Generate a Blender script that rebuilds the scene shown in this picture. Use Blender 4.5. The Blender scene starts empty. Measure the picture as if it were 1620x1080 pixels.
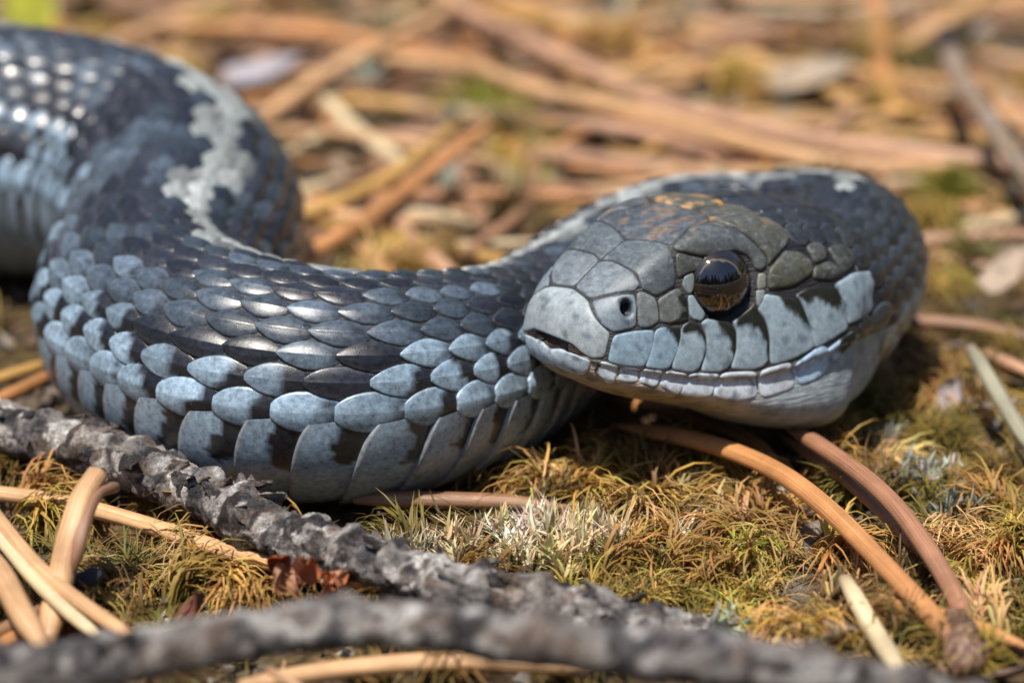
import bpy, bmesh, math, random
import numpy as np
from mathutils import Vector, Matrix, noise
from mathutils.bvhtree import BVHTree
from mathutils.geometry import delaunay_2d_cdt

# unit of length in this scene: 1 = one centimetre
scene = bpy.context.scene
COL = scene.collection
rnd = random.Random(11)
rng = np.random.default_rng(11)

# ------------------------------------------------------------------ camera
ELEV = math.radians(20.0)
AIM = Vector((0.0, 0.0, 1.17))
FWD = Vector((0.0, math.cos(ELEV), -math.sin(ELEV)))
cam_data = bpy.data.cameras.new("camera")
cam = bpy.data.objects.new("camera", cam_data)
COL.objects.link(cam)
cam.location = AIM - FWD * 18.0
cam.rotation_euler = (math.radians(90) - ELEV, 0, 0)
cam_data.lens = 100.0
cam_data.sensor_width = 36.0
cam_data.clip_start = 0.05
cam_data.clip_end = 20000.0
cam_data.dof.use_dof = True
cam_data.dof.focus_distance = 17.55
cam_data.dof.aperture_fstop = 0.26
scene.camera = cam

# ------------------------------------------------------------------ daylight
SUN_EL, SUN_AZ = math.radians(70), math.radians(212)      # azimuth: clockwise from +Y (behind the snake)
world = bpy.data.worlds.new("World")
scene.world = world
world.use_nodes = True
wn = world.node_tree
bg = wn.nodes["Background"]
sky = wn.nodes.new("ShaderNodeTexSky")
sky.sky_type = 'NISHITA'
sky.sun_disc = False
sky.sun_elevation = SUN_EL
sky.sun_rotation = SUN_AZ
sky.altitude = 300
wn.links.new(sky.outputs[0], bg.inputs[0])
bg.inputs[1].default_value = 0.108
sd = bpy.data.lights.new("sun", 'SUN')
sd.energy = 5.0
sd.angle = math.radians(0.5)
sd.color = (1.0, 0.93, 0.83)
sun = bpy.data.objects.new("sun", sd)
COL.objects.link(sun)
to_sun = Vector((math.sin(SUN_AZ) * math.cos(SUN_EL), math.cos(SUN_AZ) * math.cos(SUN_EL), math.sin(SUN_EL)))
sun.rotation_euler = to_sun.to_track_quat('Z', 'Y').to_euler()
sun.location = to_sun * 60
vs = scene.view_settings
vs.view_transform = 'Standard'
vs.look = 'None'
vs.exposure = 0.29
vs.gamma = 1.0
vs.use_curve_mapping = False
scene.render.engine = 'CYCLES'
scene.cycles.use_denoising = True
scene.cycles.max_bounces = 6

# ------------------------------------------------------------------ helpers
def link(name, me, parent=None, loc=None, mat=None):
    o = bpy.data.objects.new(name, me)
    COL.objects.link(o)
    if parent is not None:
        o.parent = parent
    if loc is not None:
        o.location = loc
    if mat is not None and me is not None:
        me.materials.append(mat)
    return o

def tag(o, label=None, cat=None, group=None, kind=None):
    if label: o["label"] = label
    if cat: o["category"] = cat
    if group: o["group"] = group
    if kind: o["kind"] = kind
    return o

def mesh_np(name, verts, faces, smooth=True, tint=None, extra=None):
    """mesh from numpy vertices and a list of faces (or one int array of equal faces)"""
    me = bpy.data.meshes.new(name)
    verts = np.asarray(verts, dtype=np.float32)
    if isinstance(faces, np.ndarray):
        k = faces.shape[1]
        me.vertices.add(len(verts)); me.vertices.foreach_set("co", verts.ravel())
        me.loops.add(faces.size); me.loops.foreach_set("vertex_index", faces.astype(np.int32).ravel())
        me.polygons.add(len(faces))
        me.polygons.foreach_set("loop_start", np.arange(0, faces.size, k, dtype=np.int32))
        me.update(calc_edges=True)
    else:
        me.from_pydata(verts.tolist(), [], faces)
    if smooth:
        me.polygons.foreach_set("use_smooth", np.ones(len(me.polygons), dtype=bool))
    if tint is not None:
        a = me.attributes.new("tint", 'FLOAT_COLOR', 'POINT')
        c = np.ones((len(verts), 4), dtype=np.float32); c[:, :3] = tint
        a.data.foreach_set("color", c.ravel())
    if extra:
        for k_, v_ in extra.items():
            a = me.attributes.new(k_, 'FLOAT', 'POINT')
            a.data.foreach_set("value", np.asarray(v_, dtype=np.float32))
    me.validate()
    return me

def crom(xs, ys, x):
    """non-uniform Catmull-Rom through (xs, ys) evaluated at x; ys may have trailing dims"""
    xs = np.asarray(xs, float); ys = np.asarray(ys, float); x = np.asarray(x, float)
    sh = (-1,) + (1,) * (ys.ndim - 1)
    d = np.diff(ys, axis=0) / np.diff(xs).reshape(sh)
    m = np.empty_like(ys)
    h = np.diff(xs)
    w0 = h[1:] / (h[:-1] + h[1:]); w1 = 1 - w0
    m[1:-1] = d[:-1] * w0.reshape(sh) + d[1:] * w1.reshape(sh)
    m[0] = d[0]; m[-1] = d[-1]
    i = np.clip(np.searchsorted(xs, x, side='right') - 1, 0, len(xs) - 2)
    hh = h[i].reshape((-1,) + (1,) * (ys.ndim - 1))
    t = ((x - xs[i])).reshape(hh.shape) / hh
    t2, t3 = t * t, t * t * t
    return (2*t3-3*t2+1)*ys[i] + (t3-2*t2+t)*hh*m[i] + (-2*t3+3*t2)*ys[i+1] + (t3-t2)*hh*m[i+1]

def sstep(a, b, x):
    t = np.clip((np.asarray(x, float) - a) / (b - a), 0, 1)
    return t * t * (3 - 2 * t)

# ------------------------------------------------------------------ the snake's shape
# head sections: distance behind the snout, then nine (half width, height) points from crown to chin
HEAD = [
 (0.0, [(0,0.1),(0.05,0.095),(0.1,0.075),(0.145,0.015),(0.16,-0.065),(0.14,-0.095),(0.1,-0.13),(0.05,-0.15),(0,-0.155)]),
 (0.035, [(0,0.175),(0.09,0.172),(0.18,0.15),(0.255,0.07),(0.281,-0.075),(0.26,-0.11),(0.208,-0.171),(0.103,-0.21),(0,-0.22)]),
 (0.12, [(0,0.26),(0.12,0.257),(0.25,0.235),(0.345,0.125),(0.384,-0.09),(0.359,-0.13),(0.336,-0.216),(0.163,-0.275),(0,-0.285)]),
 (0.25, [(0,0.37),(0.15,0.37),(0.3,0.345),(0.395,0.2),(0.453,-0.105),(0.423,-0.145),(0.435,-0.25),(0.224,-0.335),(0,-0.345)]),
 (0.45, [(0,0.51),(0.17,0.515),(0.345,0.49),(0.425,0.29),(0.518,-0.125),(0.488,-0.17),(0.5,-0.3),(0.271,-0.395),(0,-0.405)]),
 (0.7, [(0,0.63),(0.2,0.64),(0.39,0.62),(0.46,0.36),(0.583,-0.15),(0.553,-0.2),(0.565,-0.34),(0.307,-0.445),(0,-0.46)]),
 (1.0, [(0,0.7),(0.22,0.71),(0.43,0.68),(0.54,0.41),(0.658,-0.165),(0.628,-0.215),(0.64,-0.39),(0.354,-0.51),(0,-0.525)]),
 (1.3, [(0,0.73),(0.23,0.73),(0.45,0.68),(0.625,0.42),(0.743,-0.135),(0.713,-0.19),(0.725,-0.45),(0.401,-0.61),(0,-0.63)]),
 (1.65, [(0,0.745),(0.23,0.735),(0.46,0.66),(0.69,0.42),(0.808,-0.04),(0.778,-0.1),(0.79,-0.49),(0.448,-0.68),(0,-0.7)]),
 (2.0, [(0,0.735),(0.23,0.72),(0.44,0.64),(0.69,0.42),(0.798,0.04),(0.768,-0.02),(0.78,-0.49),(0.448,-0.72),(0,-0.75)]),
 (2.4, [(0,0.705),(0.22,0.685),(0.41,0.6),(0.62,0.4),(0.688,0.08),(0.635,0.03),(0.59,-0.46),(0.35,-0.68),(0,-0.71)]),
]
YAW, PITCH = math.radians(40), math.radians(8)
SNOUT = Vector((0.255, -0.09, 1.265))
# head frame: axis towards the tail, left side, up
HX = Vector((math.cos(YAW) * math.cos(PITCH), math.sin(YAW) * math.cos(PITCH), -math.sin(PITCH)))
HY = Vector((math.sin(YAW), -math.cos(YAW), 0))
HZ = HY.cross(HX); HZ = HZ if HZ.z > 0 else -HZ
def head_pt(a): return SNOUT + HX * a
# centreline from snout to tail: (x, y, z, radius)
PATH = [tuple(head_pt(a)) + (.55,) for a in (0, .5, 1.0, 1.5, 2.0, 2.3)] + [
 (2.27, 1.86, .97, .58), (2.33, 2.35, .95, .58), (2.16, 2.86, .87, .54), (1.75, 3.16, .79, .51), (1.25, 3.08, .78, .52),
 (.80, 2.66, .73, .53), (.40, 2.00, .64, .56), (.02, 1.32, .61, .61), (-.44, .68, .68, .69), (-1.03, .34, .72, .755), (-1.63, .44, .74, .78),
 (-2.12, .88, .75, .78), (-2.46, 1.5, .76, .80), (-2.5, 2.2, .80, .82), (-2.42, 2.85, .85, .85), (-2.48, 3.55, .90, .88),
 (-2.82, 4.2, .95, .92), (-3.4, 4.62, .99, .96), (-4.1, 4.8, 1.02, 1.0), (-5.0, 4.7, 1.04, 1.03), (-6.2, 4.5, 1.04, 1.04), (-7.5, 4.6, 1.04, 1.04)]
pp = np.array(PATH)
kn = np.concatenate([[0], np.cumsum(np.sqrt(np.linalg.norm(np.diff(pp[:, :3], axis=0), axis=1)))])
dense = crom(kn, pp, np.linspace(0, kn[-1], 4000))
sl = np.concatenate([[0], np.cumsum(np.linalg.norm(np.diff(dense[:, :3], axis=0), axis=1))])
SLEN = sl[-1]
def center(s):
    s = np.atleast_1d(s)
    return np.stack([np.interp(s, sl, dense[:, k]) for k in range(4)], 1)
BODY_ANG = np.radians([0, 26, 52, 80, 106, 113, 138, 160, 180])
HA = np.array([h[0] for h in HEAD]); HP = np.array([h[1] for h in HEAD], float)
def sections(s):
    """half sections (len(s), 9, 2) at distances s from the snout"""
    s = np.atleast_1d(np.asarray(s, float))
    r = center(s)[:, 3]
    z = np.cos(BODY_ANG)[None, :] * r[:, None]
    z = np.where(z < 0, z * .93, z)
    body = np.stack([np.sin(BODY_ANG)[None, :] * r[:, None], z], 2)
    head = crom(HA, HP, np.minimum(s, HA[-1]))
    w = sstep(1.9, 2.9, s)[:, None, None]
    return head * (1 - w) + body * w
def frames(s):
    s = np.atleast_1d(np.asarray(s, float))
    c = center(s)[:, :3]
    t = center(np.minimum(s + .06, SLEN))[:, :3] - center(np.maximum(s - .06, 0))[:, :3]
    t /= np.linalg.norm(t, axis=1)[:, None]
    up = np.array([0, 0, 1.0])[None, :]
    n = up - t * (t @ up.T); n /= np.linalg.norm(n, axis=1)[:, None]
    b = np.cross(t, n)              # the snake's left side
    ro = np.interp(s, [3.3, 5.2, 7.0, 9.0, 12.0], [0, .16, .40, .46, .42])[:, None]   # the spine leans to that side
    n, b = n * np.cos(ro) + b * np.sin(ro), b * np.cos(ro) - n * np.sin(ro)
    return c, t, n, b
NI = 8 * 8 + 1
IDX = np.linspace(0, 8, NI)
def half_profile(sec):
    """(n,9,2) -> (n,NI,2) smooth half section; mirrored ends keep crown and chin round"""
    ext = np.concatenate([sec[:, 1:2] * [-1, 1], sec, sec[:, 7:8] * [-1, 1]], 1)
    return crom(np.arange(-1, 10), ext.transpose(1, 0, 2), IDX).transpose(1, 0, 2)

def grid3(s):
    """surface points (len(s), 2*NI-1, 3): from chin up the left side over the crown and down the right"""
    sec = half_profile(sections(s))
    c, t, n, b = frames(s)
    lat = np.concatenate([sec[:, ::-1, 0], -sec[:, 1:, 0]], 1)
    hz = np.concatenate([sec[:, ::-1, 1], sec[:, 1:, 1]], 1)
    return c[:, None] + b[:, None] * lat[..., None] + n[:, None] * hz[..., None]
S_ST = np.concatenate([np.linspace(0, 1, 26) ** 1.8 * .5, np.arange(.525, 2.6, .03), np.arange(2.6, SLEN, .06)])
GRID = grid3(S_ST)
NS, NV = GRID.shape[:2]
def grid_faces(ns, nv, off=0, wrap=False):
    i = np.arange(ns - 1)[:, None]; j = np.arange(nv - (0 if wrap else 1))[None, :]
    j2 = (j + 1) % nv
    q = np.stack([i * nv + j, (i + 1) * nv + j, (i + 1) * nv + j2, i * nv + j2], -1).reshape(-1, 4)
    return q + off

PLATES = {
 'rostral': [[0.137,0.0,0.275],[0.11,0.185,0.244],[0.086,0.287,0.165],[0.105,0.333,0.123],[0.149,0.381,0.081],[0.12,0.383,-0.079],[0.058,0.328,-0.095],[0.026,0.252,-0.068],[0.007,0.183,-0.032],[0.0,0.0,-0.026]],
 'internasal': [[0.14,0.0,0.279],[0.231,0.0,0.355],[0.337,0.0,0.436],[0.361,0.081,0.455],[0.356,0.186,0.45],[0.351,0.308,0.433],[0.359,0.369,0.375],[0.316,0.372,0.328],[0.199,0.287,0.303],[0.117,0.185,0.25]],
 'prefrontal': [[0.337,0.0,0.436],[0.424,0.0,0.496],[0.532,0.0,0.557],[0.532,-0.004,0.556],[0.577,0.127,0.585],[0.598,0.235,0.598],[0.601,0.344,0.594],[0.59,0.399,0.523],[0.602,0.429,0.402],[0.598,0.437,0.362],[0.454,0.424,0.298],[0.351,0.379,0.348],[0.359,0.369,0.377],[0.351,0.308,0.433],[0.356,0.186,0.45],[0.361,0.081,0.455]],
 'frontal': [[0.535,0.0,0.558],[0.577,0.127,0.585],[0.598,0.235,0.598],[0.601,0.344,0.594],[0.707,0.326,0.649],[0.821,0.262,0.679],[0.932,0.281,0.701],[1.026,0.243,0.713],[1.131,0.0,0.717]],
 'supraocular': [[0.601,0.344,0.594],[0.69,0.337,0.641],[0.821,0.263,0.679],[0.929,0.284,0.701],[0.995,0.274,0.71],[1.051,0.398,0.706],[1.124,0.459,0.666],[1.203,0.52,0.597],[1.247,0.565,0.53],[1.242,0.587,0.482],[1.197,0.586,0.453],[1.151,0.571,0.459],[1.127,0.542,0.521],[1.085,0.519,0.555],[1.026,0.499,0.573],[0.936,0.483,0.556],[0.83,0.46,0.531],[0.699,0.42,0.557],[0.605,0.379,0.572]],
 'preocular': [[0.605,0.379,0.572],[0.699,0.42,0.557],[0.83,0.46,0.531],[0.763,0.456,0.459],[0.678,0.439,0.436],[0.615,0.432,0.402],[0.6,0.414,0.478]],
 'preocular2': [[0.66,0.436,0.429],[0.734,0.449,0.454],[0.738,0.465,0.384],[0.719,0.475,0.321],[0.68,0.47,0.302],[0.636,0.443,0.372]],
 'preocular3': [[0.676,0.468,0.307],[0.721,0.477,0.316],[0.753,0.499,0.263],[0.807,0.532,0.192],[0.769,0.534,0.139],[0.682,0.506,0.162]],
 'loreal': [[0.456,0.427,0.289],[0.6,0.439,0.356],[0.64,0.451,0.339],[0.678,0.473,0.289],[0.684,0.508,0.157],[0.618,0.5,0.13],[0.468,0.467,0.14],[0.465,0.445,0.226]],
 'nasal': [[0.11,0.194,0.243],[0.197,0.29,0.298],[0.312,0.373,0.323],[0.315,0.404,0.249],[0.304,0.435,0.118],[0.154,0.384,0.081],[0.105,0.334,0.12],[0.086,0.287,0.165]],
 'nasal2': [[0.315,0.374,0.324],[0.353,0.382,0.343],[0.451,0.423,0.298],[0.465,0.445,0.229],[0.468,0.465,0.149],[0.393,0.456,0.114],[0.311,0.437,0.114]],
 'labial1': [[0.151,0.384,0.075],[0.294,0.435,0.105],[0.431,0.466,0.107],[0.424,0.487,0.005],[0.387,0.494,-0.08],[0.349,0.49,-0.134],[0.209,0.434,-0.125],[0.124,0.387,-0.102]],
 'labial2': [[0.43,0.467,0.101],[0.48,0.473,0.125],[0.621,0.503,0.121],[0.624,0.518,0.061],[0.598,0.536,-0.035],[0.528,0.541,-0.143],[0.467,0.525,-0.152],[0.348,0.489,-0.134]],
 'labial3': [[0.621,0.503,0.121],[0.686,0.508,0.157],[0.754,0.531,0.132],[0.797,0.561,0.057],[0.797,0.583,-0.04],[0.736,0.593,-0.161],[0.667,0.578,-0.175],[0.528,0.541,-0.147]],
 'labial4': [[0.757,0.531,0.136],[0.803,0.537,0.167],[0.849,0.552,0.158],[0.976,0.594,0.142],[1.012,0.616,0.084],[1.01,0.638,-0.033],[0.987,0.644,-0.103],[0.946,0.642,-0.155],[0.877,0.629,-0.179],[0.744,0.596,-0.172],[0.793,0.582,-0.04],[0.794,0.56,0.057]],
 'labial5': [[0.975,0.592,0.146],[1.096,0.614,0.225],[1.147,0.618,0.28],[1.156,0.634,0.221],[1.213,0.669,0.142],[1.24,0.696,0.042],[1.235,0.72,-0.105],[1.195,0.714,-0.147],[1.109,0.69,-0.17],[0.958,0.646,-0.159],[1.002,0.636,-0.033],[1.006,0.614,0.087]],
 'labial6': [[1.207,0.628,0.321],[1.282,0.652,0.309],[1.422,0.692,0.296],[1.471,0.711,0.266],[1.517,0.746,0.159],[1.561,0.782,0.027],[1.568,0.793,-0.032],[1.4,0.765,-0.106],[1.236,0.726,-0.143],[1.234,0.694,0.046],[1.209,0.668,0.139],[1.15,0.632,0.221]],
 'labial7': [[1.42,0.688,0.307],[1.543,0.698,0.362],[1.735,0.724,0.354],[1.789,0.743,0.305],[1.843,0.773,0.201],[1.853,0.796,0.093],[1.839,0.802,0.064],[1.627,0.801,-0.019],[1.56,0.793,-0.041],[1.507,0.744,0.158],[1.462,0.709,0.266]],
 'labial8': [[1.735,0.722,0.36],[1.951,0.688,0.424],[2.27,0.59,0.382],[2.169,0.685,0.247],[2.178,0.703,0.142],[1.924,0.79,0.111],[1.847,0.796,0.096],[1.834,0.772,0.202],[1.782,0.743,0.304]],
 'postocular': [[1.167,0.58,0.445],[1.234,0.597,0.449],[1.223,0.626,0.345],[1.148,0.606,0.334]],
 'postocular2': [[1.148,0.604,0.342],[1.218,0.623,0.35],[1.207,0.638,0.279],[1.155,0.636,0.214],[1.143,0.617,0.279]],
 'temporal': [[1.241,0.594,0.464],[1.368,0.574,0.551],[1.402,0.563,0.572],[1.534,0.582,0.561],[1.602,0.633,0.505],[1.595,0.667,0.451],[1.579,0.677,0.428],[1.417,0.674,0.356],[1.221,0.628,0.334]],
 'temporal2': [[1.595,0.652,0.476],[1.756,0.64,0.502],[1.84,0.683,0.444],[1.835,0.704,0.408],[1.723,0.714,0.378],[1.563,0.688,0.397]],
 'temporal3': [[1.785,0.569,0.57],[1.959,0.534,0.578],[2.096,0.571,0.486],[1.923,0.688,0.431],[1.834,0.701,0.413],[1.808,0.657,0.48]],
 'temporal4': [[1.596,0.556,0.589],[1.723,0.533,0.602],[1.784,0.573,0.566],[1.739,0.639,0.503],[1.615,0.651,0.481]],
 'parietal': [[1.012,0.257,0.712],[1.131,0.0,0.717],[1.431,0.0,0.74],[1.462,0.366,0.714],[1.525,0.487,0.647],[1.464,0.54,0.602],[1.24,0.591,0.47],[1.25,0.561,0.541],[1.197,0.516,0.602],[1.126,0.454,0.671],[1.056,0.392,0.708]],
 'mental': [[-0.0,0.0,-0.107],[-0.0,0.085,-0.079],[0.006,0.181,-0.08],[0.027,0.255,-0.088],[0.055,0.323,-0.096],[0.073,0.306,-0.169],[0.082,0.245,-0.224],[0.052,0.136,-0.227],[0.034,0.0,-0.219]],
 'infra1': [[0.077,0.314,-0.162],[0.094,0.365,-0.091],[0.199,0.432,-0.106],[0.201,0.414,-0.229],[0.182,0.359,-0.255]],
 'infra2': [[0.207,0.436,-0.112],[0.336,0.486,-0.129],[0.334,0.48,-0.232],[0.207,0.419,-0.228]],
 'infra3': [[0.344,0.488,-0.13],[0.491,0.531,-0.142],[0.477,0.518,-0.248],[0.439,0.51,-0.266],[0.335,0.48,-0.232]],
 'infra4': [[0.499,0.533,-0.144],[0.664,0.576,-0.165],[0.666,0.566,-0.266],[0.612,0.544,-0.325],[0.471,0.518,-0.255]],
 'infra5': [[0.668,0.577,-0.165],[0.888,0.63,-0.173],[0.903,0.609,-0.243],[0.857,0.619,-0.333],[0.795,0.595,-0.346],[0.616,0.549,-0.32]],
 'infra6': [[0.893,0.632,-0.172],[1.159,0.705,-0.162],[1.187,0.712,-0.349],[1.023,0.656,-0.378],[0.859,0.618,-0.338]],
 'infra7': [[1.163,0.706,-0.165],[1.393,0.763,-0.103],[1.468,0.775,-0.296],[1.2,0.717,-0.364]],
 'infra8': [[1.403,0.77,-0.138],[1.562,0.793,-0.037],[1.629,0.799,-0.007],[1.702,0.814,-0.052],[1.766,0.788,-0.121],[1.654,0.797,-0.245],[1.481,0.776,-0.286]],
 'infra9': [[1.642,0.808,-0.049],[1.916,0.797,0.077],[1.955,0.772,-0.036],[1.758,0.792,-0.158]],
}
DARK = {
 'labial2': [[0.509,0.48,0.124],[0.616,0.5,0.127],[0.626,0.519,0.061],[0.596,0.532,-0.023],[0.587,0.523,0.008],[0.561,0.506,0.059],[0.521,0.493,0.08]],
 'labial3': [[0.615,0.504,0.112],[0.687,0.507,0.16],[0.752,0.529,0.14],[0.802,0.562,0.057],[0.798,0.581,-0.029],[0.782,0.57,0.003],[0.761,0.554,0.046],[0.74,0.542,0.074],[0.682,0.527,0.079],[0.622,0.518,0.061]],
 'labial4': [[0.85,0.551,0.166],[0.973,0.591,0.15],[1.014,0.617,0.084],[1.013,0.636,-0.017],[0.986,0.643,-0.096],[0.969,0.629,-0.048],[0.96,0.616,0.012],[0.921,0.595,0.06],[0.891,0.578,0.099],[0.871,0.563,0.139]],
 'labial5': [[1.016,0.598,0.181],[1.097,0.612,0.233],[1.146,0.616,0.288],[1.159,0.635,0.221],[1.219,0.67,0.142],[1.244,0.698,0.042],[1.237,0.719,-0.094],[1.21,0.707,-0.074],[1.205,0.69,0.018],[1.174,0.671,0.066],[1.131,0.649,0.11],[1.075,0.629,0.118],[1.014,0.614,0.098],[1.002,0.604,0.13]],
 'labial6': [[1.285,0.65,0.319],[1.42,0.689,0.306],[1.473,0.711,0.266],[1.521,0.747,0.159],[1.534,0.763,0.097],[1.478,0.741,0.139],[1.405,0.711,0.196],[1.338,0.683,0.244]],
 'labial7': [[1.428,0.69,0.307],[1.548,0.695,0.373],[1.734,0.72,0.365],[1.793,0.743,0.305],[1.802,0.769,0.212],[1.745,0.769,0.202],[1.696,0.762,0.214],[1.64,0.745,0.258],[1.58,0.73,0.279],[1.52,0.723,0.261],[1.483,0.712,0.273]],
 'loreal': [[0.624,0.447,0.343],[0.656,0.456,0.335],[0.685,0.475,0.288],[0.691,0.51,0.153],[0.616,0.501,0.123],[0.524,0.48,0.134],[0.591,0.484,0.171],[0.622,0.475,0.232],[0.608,0.455,0.298]],
 'infra9': [[1.786,0.807,0.028],[1.92,0.798,0.073],[1.983,0.764,-0.062],[1.833,0.786,-0.098],[1.745,0.815,-0.048]],
 'infra1': [[0.08,0.316,-0.167],[0.092,0.362,-0.101],[0.109,0.374,-0.108],[0.103,0.339,-0.175],[0.093,0.323,-0.187]],
}
EYE_AT = (0.931, 0.529, 0.366)
NOSTRIL_AT = (0.248, 0.38, 0.237)

NEEDLES = [
 ('straight tan needle passing under the rough bark twig at the left edge', 'tan', 0.066, [[-3.528,-0.094,0.19],[-3.014,-0.268,0.19],[-2.495,-0.549,0.19],[-1.574,-1.124,0.19],[-0.633,-1.693,0.17]]),
 ('wide pale split needle slanting down into the lower left corner', 'tan', 0.052, [[-3.287,-0.966,0.56],[-3.06,-1.307,0.5],[-2.777,-1.706,0.4],[-2.473,-2.055,0.3],[-2.03,-2.582,0.25]]),
 ('narrow pale needle lying along the lower side of the wide split needle', 'straw', 0.045, [[-3.258,-1.139,0.53],[-3.037,-1.453,0.47],[-2.777,-1.83,0.38],[-2.496,-2.156,0.28],[-2.192,-2.558,0.25]]),
 ('short sunlit needle cut off by the left edge below the split needle', 'tan', 0.078, [[-3.164,-1.587,0.46],[-2.972,-1.855,0.42],[-2.758,-2.302,0.35],[-2.536,-2.679,0.22]]),
 ('dull brown needle lying behind the short sunlit needle at the left edge', 'brown', 0.05, [[-3.024,-2.275,0.19],[-2.844,-2.051,0.19],[-2.647,-1.667,0.17]]),
 ('thin orange needle at the bottom left corner under the brown needle', 'orange', 0.05, [[-3.009,-2.379,0.13],[-2.834,-2.135,0.13],[-2.59,-1.821,0.12]]),
 ('tan needle under the blurred front twig at the bottom edge', 'tan', 0.06, [[-1.495,-2.865,0.17],[-0.881,-2.65,0.17],[-0.248,-2.579,0.17],[0.422,-2.672,0.15]]),
 ('needle point sticking up at the bottom edge beside the tan needle', 'tan', 0.035, [[-1.334,-2.878,0.3],[-1.173,-2.97,0.25],[-0.996,-3.059,0.2]]),
 ('orange needle lying flat under the needle pair at the lower right', 'orange', 0.055, [[2.076,-1.616,0.15],[2.462,-1.925,0.17],[3.028,-2.46,0.17]]),
 ('grey brown needle half hidden below the flat orange needle at right', 'brown', 0.042, [[2.32,-1.906,0.12],[2.662,-2.073,0.12],[3.035,-2.439,0.12]]),
 ('pale straw needle stub with a blunt end beside the yellow moss', 'straw', 0.064, [[1.958,-1.709,0.3],[2.059,-2.197,0.24],[2.203,-2.927,0.19]]),
 ("brown needle lying in the shade along the snake's belly", 'brown', 0.066, [[-1.011,-0.154,0.15],[-0.202,-0.195,0.15],[0.362,-0.287,0.15]]),
 ("orange needle in the shade directly under the snake's chin", 'orange', 0.06, [[0.664,1.646,0.1],[1.178,1.354,0.12],[1.612,0.791,0.16],[1.823,0.324,0.17]]),
 ('grey green needle leaning at the right edge above the moss', 'grey', 0.06, [[3.192,1.686,0.5],[3.273,1.06,0.42],[3.446,0.172,0.3]]),
 ("salmon needle running from the snake's neck to the right edge", 'pink', 0.075, [[3.019,4.999,0.2],[3.63,4.994,0.25],[4.406,5.044,0.25]]),
 ("dull rose needle at the right edge level with the snake's jaw", 'brown', 0.06, [[2.866,3.008,0.25],[3.411,2.883,0.25],[3.954,2.528,0.25]]),
 ('small curved needle below the rose needle at the right edge', 'pink', 0.05, [[3.439,2.451,0.2],[3.571,2.147,0.22],[3.819,1.756,0.2]]),
 ("orange needle poking from under the snake's left bend", 'orange', 0.062, [[-3.699,1.329,0.2],[-3.415,1.731,0.2],[-3.114,2.401,0.15]]),
 ('ochre needle just above the orange one under the left bend', 'ochre', 0.055, [[-3.79,1.825,0.15],[-3.488,2.167,0.15],[-3.192,2.614,0.12]]),
 ('longest pinkish needle arching across the whole background', 'pink', 0.115, [[-1.202,14.377,0.3],[-0.33,12.151,0.33],[0.557,10.187,0.36],[1.409,8.662,0.36],[2.385,7.738,0.33],[3.402,7.233,0.3],[4.796,6.907,0.24]]),
 ('tan needle running close beneath the long arching pinkish needle', 'tan', 0.1, [[-1.717,10.959,0.24],[-0.562,10.413,0.27],[0.3,9.292,0.3],[1.335,8.332,0.3],[2.457,7.256,0.27],[3.715,7.063,0.24],[4.713,7.047,0.21]]),
 ('rose needle under the two long background needles', 'pink', 0.1, [[0.649,8.719,0.18],[1.552,8.015,0.18],[2.684,7.249,0.15]]),
 ('tan needle slanting up to the top edge right of the far coil', 'tan', 0.095, [[-2.382,8.654,0.18],[-1.781,9.93,0.3],[-1.093,11.344,0.36],[-0.475,13.035,0.36]]),
 ('golden needle slanting up beside the far coil with its end free', 'orange', 0.085, [[-1.805,3.888,0.3],[-1.437,4.288,0.4],[-0.905,6.045,0.33],[-0.153,6.854,0.7]]),
 ('ochre needle crossing behind the golden slanting needle', 'ochre', 0.08, [[-1.797,5.451,0.25],[-1.35,6.353,0.18],[-0.894,7.243,0.21],[-0.421,8.504,0.24]]),
 ('short pale needle lying crosswise right of the far coil', 'straw', 0.085, [[-1.818,9.327,0.21],[-1.39,8.224,0.21],[-0.901,7.109,0.18]]),
 ("orange needle lying level behind the snake's neck", 'orange', 0.08, [[-1.469,6.511,0.12],[-0.601,6.622,0.12],[0.81,6.327,0.12]]),
 ('rusty needle crossing the top left of the background', 'orange', 0.11, [[-3.577,11.669,0.3],[-2.545,11.777,0.3],[-1.612,11.4,0.3],[-0.062,10.093,0.27]]),
 ('broad pale tan needle at the top edge behind the far coil', 'tan', 0.12, [[-4.15,11.536,0.18],[-3.439,12.774,0.18],[-2.564,14.589,0.18]]),
 ('upright orange needle at the top edge right of centre', 'orange', 0.11, [[3.991,14.06,0.3],[3.739,11.166,0.24],[3.573,8.763,0.18]]),
 ('pale needle slanting from the top edge beside the upright orange one', 'tan', 0.09, [[3.746,10.888,0.18],[4.747,12.525,0.24],[5.892,13.703,0.24]]),
 ('pink needle crossing low behind the front bend of the body', 'pink', 0.08, [[-1.193,6.424,0.09],[-0.773,5.136,0.15],[-0.347,4.189,0.12]]),
 ('tan needle low behind the body at the foot of the golden needle', 'tan', 0.07, [[-2.038,6.833,0.09],[-1.323,5.82,0.15],[-0.583,5.827,0.12]]),
 ("dull brown needle just above the snake's head in the background", 'brown', 0.09, [[-0.057,7.709,0.12],[0.846,7.469,0.12],[2.06,7.119,0.09]]),
 ('amber needle crossing the top of the background near the centre', 'ochre', 0.1, [[-0.205,13.21,0.18],[0.602,12.491,0.18],[1.729,11.132,0.15]]),
 ("faint tan needle in the far background above the snake's neck", 'tan', 0.1, [[1.839,11.938,0.18],[2.685,10.388,0.18],[3.38,8.871,0.15]]),
]
TWIG = [[-3.813,0.838,0.36],[-3.481,0.632,0.36],[-3.106,0.385,0.36],[-2.7,0.144,0.36],[-2.023,-0.461,0.35],[-1.496,-1.088,0.35],[-1.174,-1.313,0.35],[-0.785,-1.565,0.34],[-0.257,-1.892,0.32],[0.326,-2.114,0.3],[0.758,-2.205,0.26],[1.103,-2.197,0.2]]
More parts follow.
